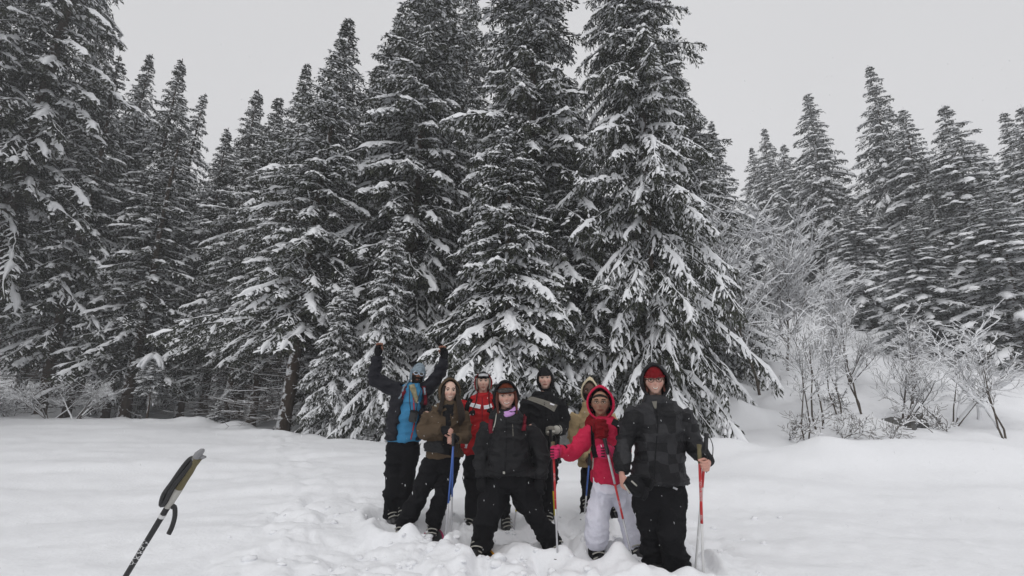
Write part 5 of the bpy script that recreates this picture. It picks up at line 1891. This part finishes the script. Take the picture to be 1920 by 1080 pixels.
p.finish_body(p.torso, p.arms, p.legs, [hl, hr])
for w, d, th in ((wl, (0.15, -0.1, 1), 1), (wr, (-0.15, -0.1, 1), -1)):
    p.glove(np.array(w) + np.array([0, 0, 0.012]), np.array(d, float), np.array([0.1, -1, 0]), "half", F_BLACK, 0.88, th, 1.7, "fingerless_glove")
# open dark coat over the blue jacket: back, sides and sleeves in one skin
pcs = []
R = []
for py, xl, xr, dep in ((822, 723, 792, 0.165), (800, 724, 794, 0.17), (775, 729, 798, 0.17), (750, 733, 803, 0.165), (735, 738, 804, 0.145), (724, 748, 798, 0.115)):
    c = p.P((xl + xr) / 2, py, 0.0)
    a = (xr - xl) / 2 / ppm(c[1])
    t = np.linspace(0, 2 * np.pi, 40, endpoint=False)
    R.append((c, a, dep))
rings = []
for c, a, dep in R:
    t = np.linspace(math.radians(-38), math.radians(180 + 76), 34)   # open at the front
    o = np.column_stack([c[0] + np.cos(t) * a * 1.0, c[1] + np.sin(t) * dep * 1.06, np.full(34, c[2])])
    i = np.column_stack([c[0] + np.cos(t[::-1]) * (a - 0.03), c[1] + np.sin(t[::-1]) * (dep - 0.03), np.full(34, c[2])])
    rings.append(np.vstack([o, i]))
m_ = 68
Vc = np.vstack(rings)
i = np.arange(len(rings) - 1)[:, None] * m_ + np.arange(m_)[None]
j = np.arange(len(rings) - 1)[:, None] * m_ + (np.arange(m_)[None] + 1) % m_
Qc = [np.stack([i, j, j + m_, i + m_], -1).reshape(-1, 4)]
for k in (0, len(rings) - 1):
    b = np.arange(33)
    q = np.stack([k * m_ + b, k * m_ + b + 1, k * m_ + 66 - b, k * m_ + 67 - b], -1)
    Qc.append(q[:, ::-1] if k == 0 else q)
pcs.append((Vc, np.vstack(Qc), None))
for pts, rad in (armL, armR):
    pcs.append(limb(pts, np.array(rad) * 0.98, 24, 16))
V, F, N = remesh(pcs, 0.0125, 3)
# quilted baffles
V = V + N * (0.008 * np.sin(V[:, 2] * 62 + 0.6 * vnoise(V * 6, 2)))[:, None]
V = wrinkle(V, N, 0.007, 66)
p.bvh["coat"] = BVHTree.FromPolygons(V.tolist(), F.tolist())
ct = p.part("coat", V, F, None, F_NAVY)
p.decal("zip", "jacket", [(774, 728), (776, 760), (777, 790), (770, 824)], 1.1, F_ZIP, jk)
p.decal("scarf", "jacket", [(772, 722, 5), (777, 738, 5), (781, 756, 2)], 4, F_SCARF2, jk, lift=0.015)
p.decal("rucksack_strap", "coat", [(760, 722), (757, 735), (757, 750)], 2.6, F_BURG, ct, lift=0.012)
p.decal("rucksack_strap", "coat", [(795, 724), (797, 742), (797, 758)], 2.6, F_BURG, ct, lift=0.012)
hat = p.beanie(F_KNIT, 0.26, 0.092, 0.110, 0.138, flaps=True)
for sg, C in ((-1, [p.F(-0.078, -0.07, 0.02), p.P(757, 727, -0.13), p.P(754, 738, -0.15), p.P(748, 748, -0.15)]), (1, [p.F(0.078, -0.07, 0.02), p.P(796, 730, -0.1), p.P(797, 740, -0.12)])):
    K = curve(C, 14)
    V, Q, T = tube_strip(K, 0.011 + 0.003 * np.sin(np.arange(14) * 2.2), 8)
    p.part("tassel", V, Q, T, F_KNIT, hat)
gl = p.glasses(M_FRAMEBLUE, M_LENS, 0.025, 0.0045, 0.012, 0.72)
q = p.P(733, 974)
z = gtop(q[0], q[1]) - 0.03
p.boot(np.array([q[0], q[1], z + 0.07]), np.array([q[0] + 0.08, q[1] - 0.15, z]))
q = p.P(756, 974)
z = gtop(q[0], q[1]) - 0.03
p.boot(np.array([q[0], q[1], z + 0.07]), np.array([q[0] + 0.03, q[1] - 0.16, z]))
P1 = p

# ---------- tall man in black with a grey chest panel
p = Person(5.3, (1015, 975), "tall man in black jacket with a slanting grey chest panel and tight black hood")
p.head(1022, 711, 1.0, -0.02, -0.04, 0.02, 0.0, "fair", 0.98, brow=(0.05, 0.035, 0.025))
armL = ([p.P(992, 752), p.P(984, 775), p.P(982, 800), p.P(982, 820, -0.04), p.P(980, 838, -0.08)], [0.09, 0.085, 0.075, 0.066, 0.055])
armR = ([p.P(1046, 752), p.P(1054, 772), p.P(1057, 795, -0.02), p.P(1050, 806, -0.12), p.P(1044, 806, -0.19)], [0.09, 0.086, 0.078, 0.07, 0.056])
jk = p.jacket([(866, 988, 1050, 0.15), (845, 987, 1051, 0.155), (815, 986, 1051, 0.155), (785, 986, 1054, 0.155), (762, 986, 1054, 0.145), (745, 992, 1048, 0.12), (735, 1004, 1038, 0.09)],
              [armL, armR], F_BLACK, [(p.hc - UP * 0.22, 0.105, 0.11), (p.hc - UP * 0.15, 0.092, 0.10)], 71, 0.010)
p.trousers([(855, 990, 1048, 0.13), (878, 989, 1046, 0.135), (892, 990, 1045, 0.12)],
           [([p.P(1003, 878), p.P(1002, 905), p.P(1001, 930), p.P(1001, 955), p.P(1002, 975)], [0.115, 0.105, 0.095, 0.092, 0.092]),
            ([p.P(1032, 878), p.P(1030, 905), p.P(1027, 930), p.P(1026, 955), p.P(1026, 975)], [0.11, 0.10, 0.088, 0.085, 0.085])], F_TROUSER, 72, 0.012)
p.finish_body(p.torso, p.arms, p.legs, [])
p.beanie(F_BLACK, 0.34, 0.086, 0.104, 0.132)
p.hood(F_BLACK, 0.56, 0.100, 0.115, 0.142, (0, -0.006, -0.014), seed=8, rim_r=0.007)
p.decal("chest_panel", "jacket", [(988, 746, 3), (1004, 750, 4.5), (1024, 757, 5.5), (1042, 766, 7)], 5, F_GREY, jk, n=20, across=7)
p.decal("logo", "jacket", [(1031, 757), (1039, 759)], 1.2, F_REFLECT, jk, n=6, across=3, lift=0.008)
p.decal("zip", "jacket", [(1021, 742), (1020, 790), (1018, 860)], 0.8, F_GREYT, jk)
gl = p.glove(armR[0][-1], np.array([-1, -0.25, -0.05]), np.array([0.1, 0.9, -0.2]), "grip", F_GREY, 1.0, 1, 1.3)
w = np.array(armR[0][-1])
V, Q, T = tube_strip(np.array([w + np.array([0.03, 0.02, 0]), w + np.array([0.0, 0, 0]), w + np.array([-0.03, -0.01, 0.0])]), np.array([0.050, 0.048, 0.040]), 14)
p.part("glove_cuff", V, Q, T, F_LGREY, gl)
V, Q, T = tube_strip(np.array([w + np.array([-0.03, -0.06, -0.01]), w + np.array([-0.07, -0.07, -0.015]), w + np.array([-0.11, -0.06, -0.02])]), np.column_stack([np.full(3, 0.012), np.full(3, 0.020)]), 8)
p.part("glove_patch", V, Q, T, F_LGREY, gl)
p.glove(armL[0][-1], np.array([0.1, -0.3, -1]), np.array([0.2, 0.9, 0]), "grip", F_GREY, 1.1, 1, 1.4)
for a in ((1002, 978), (1026, 978)):
    q = p.P(*a)
    z = gtop(q[0], q[1]) - 0.03
    p.boot(np.array([q[0], q[1], z + 0.08]), np.array([q[0], q[1] - 0.17, z + 0.01]))
P5 = p

# ---------- man in the tan jacket at the back
p = Person(5.6, (1128, 970), "man in tan jacket and cream hood standing half hidden behind the crimson jacket")
p.head(1105, 735, 1.0, 0.0, 0.05, 0.0, 0.0, "dark", 1.0, brow=(0.012, 0.01, 0.008), beard=True)
armL = ([p.P(1083, 778), p.P(1076, 800), p.P(1076, 822, -0.02), p.P(1088, 842, -0.10), p.P(1100, 858, -0.16)], [0.088, 0.085, 0.075, 0.068, 0.056])
armR = ([p.P(1142, 778), p.P(1150, 800), p.P(1153, 824), p.P(1152, 845, -0.05), p.P(1150, 862, -0.08)], [0.088, 0.085, 0.075, 0.066, 0.055])
jk = p.jacket([(872, 1084, 1146, 0.14), (850, 1083, 1147, 0.145), (820, 1080, 1148, 0.145), (795, 1079, 1149, 0.14), (775, 1082, 1146, 0.125), (764, 1092, 1136, 0.10), (755, 1098, 1122, 0.08)],
              [armL, armR], F_TAN, [(p.hc - UP * 0.20, 0.10, 0.10), (p.hc - UP * 0.13, 0.088, 0.095)], 81, 0.009)
p.trousers([(860, 1090, 1146, 0.12), (880, 1092, 1146, 0.125), (895, 1094, 1146, 0.11)],
           [([p.P(1108, 880), p.P(1106, 905), p.P(1103, 930), p.P(1102, 955), p.P(1101, 972)], [0.11, 0.10, 0.09, 0.085, 0.085]),
            ([p.P(1135, 880), p.P(1142, 905), p.P(1148, 930), p.P(1153, 955), p.P(1157, 970)], [0.11, 0.10, 0.09, 0.085, 0.085])], F_TROUSER, 82, 0.012)
hl = hand(np.array(armL[0][-1]), np.array([0.5, -0.3, -0.8]), np.array([0.3, 0.9, 0.0]), "grip", 1.0, 1.0, 1)
p.finish_body(p.torso, p.arms, p.legs, [hl])
p.hood(F_CREAM, 0.50, 0.108, 0.120, 0.148, (0.004, 0.002, -0.014), 0.03, 9, rim_r=0.007)
for a in ((1101, 976), (1157, 975)):
    q = p.P(*a)
    z = gtop(q[0], q[1]) - 0.03
    p.boot(np.array([q[0], q[1], z + 0.08]), np.array([q[0], q[1] - 0.17, z + 0.01]))
P6 = p


# ------------------------------------------------------------------ poles and carried things
def ski_pole(top, bottom, segs, label, grip_m, grip_len=0.15, r=0.0095, strap=True, grip_r=0.016, basket=0.93, group="ski poles held by the walkers", extra=None):
    """top, bottom world points; segs: (from, to, material) in fractions of the length"""
    top, bottom = np.asarray(top, float), np.asarray(bottom, float)
    o = empty("ski_pole", bottom, label, "ski pole", group)
    ax = top - bottom
    L = np.linalg.norm(ax)
    d = -ax / L                                       # from grip to tip
    at_ = lambda f: (top - bottom) + d * L * f
    sd = nrm(np.cross(d, np.array([0.3, 1, 0])))
    gl = grip_len / L
    fr = np.array([0, 0.02, 0.05, 0.25, 0.45, 0.7, 0.9, 1.0])
    rr = np.array([0.55, 1.25, 1.15, 0.95, 1.05, 0.95, 1.0, 0.8]) * grip_r
    V, Q, T = tube_strip(np.array([at_(gl * f) for f in fr]), rr, 12)
    link("grip", mk_mesh("grip", V, Q, T, True, grip_m), o)
    for a, b, m in segs:
        k = np.linspace(max(a, gl * 0.98), b, 4)
        taper = r * (1 - 0.30 * k)
        V, Q, T = tube_strip(np.array([at_(f) for f in k]), taper, 12)
        link("shaft", mk_mesh("shaft", V, Q, T, True, m), o)
    V, Q, T = tube_strip(np.array([at_(0.985), at_(1.0), at_(1.012)]), np.array([0.006, 0.005, 0.001]), 8)
    link("tip", mk_mesh("tip", V, Q, T, True, M_PLASTIC), o)
    c = at_(basket)
    u2 = np.cross(d, sd)
    t = np.linspace(0, 2 * np.pi, 25)
    P = np.array([c + (sd * math.cos(x) + u2 * math.sin(x)) * 0.045 for x in t])
    g = Geo()
    V, Q, T = tube_strip(P, np.full(25, 0.005), 6, False)
    g.add(V, Q)
    for x in (0, 2.09, 4.19):
        g.add(*tube_strip(np.array([c - d * 0.01, c + (sd * math.cos(x) + u2 * math.sin(x)) * 0.045]), np.full(2, 0.005), 6))
    link("basket", g.mesh("basket", M_PLASTIC), o)
    if strap:
        C = curve([at_(0.01), at_(0.02) + sd * 0.03 + UP * -0.02, at_(gl * 0.7) + sd * 0.055, at_(gl * 1.3) + sd * 0.045 - UP * 0.02, at_(gl * 0.9) + sd * 0.02, at_(0.02) + sd * 0.012], 22)
        V, Q, T = tube_strip(C, np.column_stack([np.full(22, 0.0022), np.full(22, 0.0085)]), 8)
        link("strap", mk_mesh("strap", V, Q, T, True, M_PLASTIC), o)
    return o, at_, d, L


def pole_text(o, at_, d, L, text, f0, size, m, r, up=True, face=None):
    """print lying along a shaft, wrapped onto its round side"""
    cu = bpy.data.curves.new("print", "FONT")
    cu.body = text
    cu.size = size
    cu.align_x = "LEFT"
    cu.align_y = "CENTER"
    cu.offset = size * 0.006
    cu.space_character = 1.12
    tmp = bpy.data.objects.new("tmp", cu)
    COL.objects.link(tmp)
    dg = DG()
    dg.update()
    me = bpy.data.meshes.new_from_object(tmp.evaluated_get(dg))
    bpy.data.objects.remove(tmp)
    me.name = "print"
    V = np.array([v.co[:] for v in me.vertices])
    base = np.array(o.location)
    p0 = at_(f0)
    tocam = nrm(CAM - (base + p0))
    ax = -d if up else d                              # reading direction
    nn = nrm(tocam - ax * tocam.dot(ax))
    sdv = np.cross(nn, ax)
    ang = V[:, 1] / r
    W = p0 + np.outer(V[:, 0], ax) + np.outer(np.sin(ang) * (r + 0.0006), sdv) + np.outer(np.cos(ang) * (r + 0.0006), nn)
    for v, w in zip(me.vertices, W):
        v.co = w
    me.materials.clear()
    me.materials.append(m)
    link("print", me, o)


def ground_hit(px1, py1, Y1, px2, py2, Y2):
    """carry the line through two points on to just below the snow"""
    a, b = at(px1, py1, Y1), at(px2, py2, Y2)
    for k in range(200):
        q = a + (b - a) * (0.7 + 0.02 * k)
        if q[2] < gz(q[0], q[1]) - 0.10:
            return a, q
    return a, b


Y8 = 3.95
a, b = ground_hit(1311, 833, Y8 - 0.25, 1319, 1080, Y8 - 0.28)
o, f, d, L = ski_pole(a, b, [(0, 0.55, M_POLERED), (0.55, 1, M_POLEWHITE)], "red and white ski pole with olive grip and white lettering in the checked woman's hand", F_OLIVE, 0.14, 0.0125)
pole_text(o, f, d, L, "ROSSIGNOL", 0.40, 0.026, M_POLEWHITE, 0.0118)
pole_text(o, f, d, L, "VSX", 0.53, 0.022, M_POLEWHITE, 0.0112)
a, b = ground_hit(1325, 812, Y8 - 0.19, 1303, 1080, Y8 - 0.12)
ski_pole(a, b, [(0, 0.34, M_POLERED), (0.34, 1, M_POLEWHITE)], "second pole of the checked woman, black grip, crossing behind the lettered one", M_PLASTIC, 0.16, 0.0115)
Y7 = 4.35
a, b = ground_hit(1037, 828, Y7 - 0.2, 1047, 1080, Y7 - 0.25)
o, f, d, L = ski_pole(a, b, [(0, 0.14, M_POLEWHITE), (0.14, 0.55, M_POLERED), (0.55, 1, M_SILVER)], "red banded ski pole upright in the outstretched pink glove", F_OLIVE, 0.12, 0.0105)
pole_text(o, f, d, L, "TECNO", 0.33, 0.018, M_POLEWHITE, 0.0095)
a, b = ground_hit(1133, 822, Y7 - 0.30, 1193, 1080, Y7 - 0.45)
o, f, d, L = ski_pole(a, b, [(0, 0.36, M_SILVER), (0.36, 0.62, M_POLERED), (0.62, 1, M_SILVER)], "ski pole slanting across the white trousers with a red middle band", M_PLASTIC, 0.13, 0.0105)
pole_text(o, f, d, L, "TECNO", 0.55, 0.018, M_POLEWHITE, 0.009)
Y2 = 5.0
a, b = ground_hit(852, 812, Y2 - 0.26, 834, 1022, Y2 - 0.30)
ski_pole(a, b, [(0, 0.10, M_POLEWHITE), (0.10, 0.58, M_POLEBLUE), (0.58, 1, M_SILVER)], "blue pole with the tip further left, held by the brown jacket woman", M_PLASTIC, 0.12, 0.0105, strap=False)
a, b = ground_hit(850, 813, Y2 - 0.28, 846, 1011, Y2 - 0.24)
ski_pole(a, b, [(0, 0.10, M_POLEWHITE), (0.10, 0.55, M_POLEBLUE), (0.55, 1, M_SILVER)], "blue pole with the more upright stance, held by the brown jacket woman", M_PLASTIC, 0.12, 0.0105)
Y5 = 5.3
a, b = ground_hit(1032, 805, Y5 - 0.30, 1041, 990, Y5 - 0.32)
ski_pole(a, b, [(0, 0.52, M_POLEBLACK), (0.52, 0.72, M_POLEYEL), (0.72, 1, M_SILVER)], "grey pole with a yellow band below the grey glove of the tall man", M_PLASTIC, 0.13, 0.0105)
a, b = ground_hit(981, 832, Y5 - 0.15, 964, 990, Y5 - 0.20)
ski_pole(a, b, [(0, 0.46, M_POLEBLACK), (0.46, 0.70, M_POLEYEL), (0.70, 1, M_SILVER)], "yellow banded pole seen between the legs of the woman in black", M_PLASTIC, 0.13, 0.0105, strap=False)
Y6 = 5.6
a, b = ground_hit(1106, 850, Y6 - 0.22, 1094, 990, Y6 - 0.24)
ski_pole(a, b, [(0, 0.12, M_POLEWHITE), (0.12, 0.60, M_POLEBLUE), (0.60, 1, M_SILVER)], "blue pole of the man in tan, left of the white trousers", M_PLASTIC, 0.13, 0.0105)

# the pole planted alone in the foreground
top = at(371, 857, 2.05)
dr = at(228, 1080, 2.15) - top
bot = top + dr / np.linalg.norm(dr) * 1.30
bot[2] = min(bot[2], gz(bot[0], bot[1]) - 0.05)
o, f, d, L = ski_pole(top, bot, [(0, 1, M_POLEBLACK)], "lone black ski pole with tan grip and dangling strap planted in the foreground", F_OLIVE, 0.165, 0.0128, strap=False, grip_r=0.0165, group="ski pole standing alone")
sdl = nrm(np.cross(d, CAM - top))
if sdl[0] > 0:
    sdl = -sdl
tc_ = nrm(CAM - top)
rev = lambda fr, s_, t_=0.0: f(fr / L) + sdl * s_ + tc_ * t_
V, Q, T = tube_strip(np.array([rev(-0.040, -0.004), rev(-0.034, -0.001), rev(-0.014, 0.004), rev(0.006, 0.003), rev(0.02, 0)]), np.array([[0.004, 0.006], [0.010, 0.014], [0.015, 0.018], [0.016, 0.018], [0.015, 0.017]]), 12)
M_CAP = mat("grey_rubber", (0.24, 0.24, 0.25), 0.6, 0.15, 20)
link("grip_cap", mk_mesh("grip_cap", V, Q, T, True, M_CAP), o)
V, Q, T = tube_strip(np.array([rev(-0.004, -0.006), rev(-0.006, -0.018), rev(-0.012, -0.028)]), np.array([0.010, 0.009, 0.004]), 10)
link("grip_cap", mk_mesh("grip_spur", V, Q, T, True, M_CAP), o)
V, Q, T = tube_strip(np.array([rev(0.155, 0), rev(0.19, 0), rev(0.24, 0), rev(0.248, 0)]), np.array([0.0165, 0.0158, 0.0146, 0.0138]), 14)
link("collar", mk_mesh("collar", V, Q, T, True, mat("pale_plastic", (0.40, 0.39, 0.36), 0.5, 0.1, 20)), o)
for c0, hw in ((0.290, 0.008),):
    V, Q, T = tube_strip(np.array([rev(c0 - hw, 0), rev(c0 + hw, 0)]), np.array([0.0134, 0.0134]), 14)
    link("band", mk_mesh("band", V, Q, T, True, M_POLEWHITE), o)
C = curve([rev(0.010, 0.008), rev(0.02, 0.022), rev(0.07, 0.030, 0.004), rev(0.14, 0.034, 0.004), rev(0.20, 0.038, 0.004), rev(0.243, 0.026, 0.004), rev(0.23, 0.018, 0.010), rev(0.16, 0.022, 0.012), rev(0.08, 0.014, 0.012), rev(0.015, 0.006, 0.006)], 40)
V, Q, T = tube_strip(C, np.column_stack([np.full(40, 0.0105), np.full(40, 0.0105)]), 8)
link("strap", mk_mesh("strap", V, Q, T, True, M_PLASTIC), o)
q0 = rev(0.240, -0.012, 0.006)
C = curve([q0, q0 + np.array([0.014, 0, -0.004]), q0 + np.array([0.020, 0, -0.04]), q0 + np.array([0.014, 0, -0.08]), q0 + np.array([0.004, 0, -0.108])], 14)
V, Q, T = tube_strip(C, np.column_stack([np.full(14, 0.0110), np.full(14, 0.0060)]), 8)
link("strap_end", mk_mesh("strap_end", V, Q, T, True, M_PLASTIC), o)
pole_text(o, f, d, L, "KERMA", 0.405 / L, 0.036, M_POLEWHITE, 0.0120, up=False)

# camera pouch on the chest of the man with raised arms
c = P1.P(775, 781, -0.185)
o = empty("camera_case", c, "black camera case hanging by neck straps on the blue jacket", "camera case")


def rbox(sx, sy, sz, bev, mt, name, parent, loc=(0, 0, 0), rot=(0, 0, 0)):
    bm = bmesh.new()
    bmesh.ops.create_cube(bm, size=1)
    for v in bm.verts:
        v.co = (v.co.x * sx, v.co.y * sy, v.co.z * sz)
    bmesh.ops.bevel(bm, geom=bm.edges[:], offset=bev, segments=2, affect="EDGES")
    me = bpy.data.meshes.new(name)
    bm.to_mesh(me)
    me.materials.append(mt)
    ob = link(name, me, parent)
    ob.location = loc
    ob.rotation_euler = rot
    return ob


rbox(0.085, 0.06, 0.125, 0.012, M_PLASTIC, "pouch", o, rot=(0, 0.15, 0))
rbox(0.088, 0.064, 0.035, 0.010, F_BLACK2, "lid", o, (0.008, -0.004, 0.050), (0, 0.15, 0))
for sg, (hx, hy) in ((-1, (768, 724)), (1, (790, 730))):
    e = P1.P(hx, hy, -0.13) - c
    C = curve([np.array([sg * 0.03, -0.0, 0.055]), np.array([sg * 0.045 + 0.004, -0.035, 0.17]), e + np.array([0, -0.02, 0.0])], 10)
    V, Q, T = tube_strip(C, np.column_stack([np.full(10, 0.005), np.full(10, 0.003)]), 8)
    link("neck_strap", mk_mesh("neck_strap", V, Q, T, True, M_PLASTIC), o)

# gloves carried in the bare hand
V, F, N = remesh(hand(at(1180, 905, 3.72), np.array([0.75, -0.2, -0.55]), np.array([0.2, -1, 0.1]), "half", 1.15, 1.5, 1) +
                 hand(at(1188, 900, 3.75), np.array([1, -0.1, -0.25]), np.array([0.1, -1, 0.1]), "half", 1.1, 1.5, -1), 0.006, 2)
c = at(1185, 905, 3.74)
o = link("gloves", mk_mesh("gloves", V - c, F, None, True, F_BLACK))
o.location = c
tag(o, "pair of black gloves with pale patches held low by the checked woman", "gloves")
for k, (q0, q1) in enumerate((((1170, 908), (1181, 925)), ((1184, 902), (1194, 911)))):
    C = curve([at(q0[0], q0[1], 3.655) - c, (at(q0[0], q0[1], 3.64) + at(q1[0], q1[1], 3.64)) / 2 - c, at(q1[0], q1[1], 3.655) - c], 8)
    V, Q, T = tube_strip(C, np.column_stack([np.full(8, 0.006), np.array([4, 9, 14, 10, 15, 12, 9, 4]) * 0.001]), 8)
    link("pale_patch", mk_mesh("pale_patch", V, Q, T, True, F_LGREY), o)


# rucksacks
def rucksack(p, on, straps, m, label, px, py, dy, sx=0.26, sz=0.42):
    c = p.P(px, py, dy)
    o = empty("rucksack", c, label, "rucksack", "rucksacks on the walkers' backs")
    rbox(sx, 0.16, sz, 0.05, m, "bag", o)
    rbox(sx * 0.8, 0.06, sz * 0.45, 0.025, m, "pocket", o, (0, 0.10, -0.05))
    for s_ in straps:
        d_ = p.decal("shoulder_strap", on, s_, 3.4, m, p.root, lift=0.014)
        d_.parent = o
        d_.location = Vector(p.root0) - Vector(c)


rucksack(P3, "jacket", [[(884, 748), (877, 762), (875, 780)], [(925, 748), (930, 762), (932, 780)]], F_BLACK, "black rucksack whose strap shows on the red jacket", 903, 790, 0.24)
rucksack(P4, "jacket", [[(985, 778), (984, 792), (981, 806)], [(922, 786), (920, 798), (921, 812)]], F_BURG, "burgundy rucksack whose straps show on the black jacket with the lilac collar", 950, 830, 0.28)
rucksack(P7, "jacket", [[(1111, 800), (1112, 830), (1118, 858)], [(1160, 800), (1163, 830), (1162, 858)]], F_BLACK, "black rucksack whose strap runs down the crimson jacket", 1137, 845, 0.25)


# ------------------------------------------------------------------ loose snow and falling flakes
def snow_clods():
    rng = np.random.default_rng(17)
    g = Geo()
    bm = bmesh.new()
    bmesh.ops.create_icosphere(bm, subdivisions=2, radius=1)
    V0 = np.array([v.co[:] for v in bm.verts])
    F0 = np.array([[v.index for v in f.verts] for f in bm.faces])
    n = 240
    x = rng.normal(0.0, 1.0, n)
    y = rng.uniform(3.0, 5.6, n)
    zz = ground(x, y)
    for k in range(n):
        r = rng.uniform(0.010, 0.034) * (1.4 if rng.random() < 0.12 else 1)
        V = V0 * (1 + 0.40 * vnoise(V0 * 1.6 + k * 7.1, 3))[:, None] * r * np.array([rng.uniform(0.8, 1.5), 1, rng.uniform(0.55, 0.95)])
        g.add(V + np.array([x[k], y[k], zz[k] + r * 0.15]), None, F0)
    tag(link("snow_clods", g.mesh("snow_clods", M_SNOW)), "loose lumps of kicked up snow around the walkers' feet", kind="stuff")


snow_clods()


def snowfall():
    rng = np.random.default_rng(23)
    n = 7000
    y = rng.uniform(2.0, 12, n)
    x = rng.uniform(-1.25, 1.25, n) * y
    z = rng.uniform(-0.1, 1.0, n) * (1.5 + y * 0.85)
    C = np.column_stack([x, y, z])
    r = rng.uniform(0.0009, 0.0021, n)
    ln = r * rng.uniform(2.0, 6.0, n)
    ax = nrm(np.column_stack([rng.normal(-0.18, 0.12, n), rng.normal(0, 0.1, n), np.ones(n)]))
    s = nrm(np.cross(ax, np.array([0, 1.0, 0])))
    u = np.cross(ax, s)
    V = np.stack([C + ax * ln[:, None], C + s * r[:, None], C + u * r[:, None], C - s * r[:, None], C - u * r[:, None], C - ax * ln[:, None]], 1).reshape(-1, 3)
    t = np.array([(0, 1, 2), (0, 2, 3), (0, 3, 4), (0, 4, 1), (5, 2, 1), (5, 3, 2), (5, 4, 3), (5, 1, 4)])
    T = (np.arange(n)[:, None, None] * 6 + t[None]).reshape(-1, 3)
    tag(link("falling_snow", mk_mesh("falling_snow", V, None, T, True, M_TREESNOW)), "small white snowflakes drifting down", kind="stuff")


snowfall()
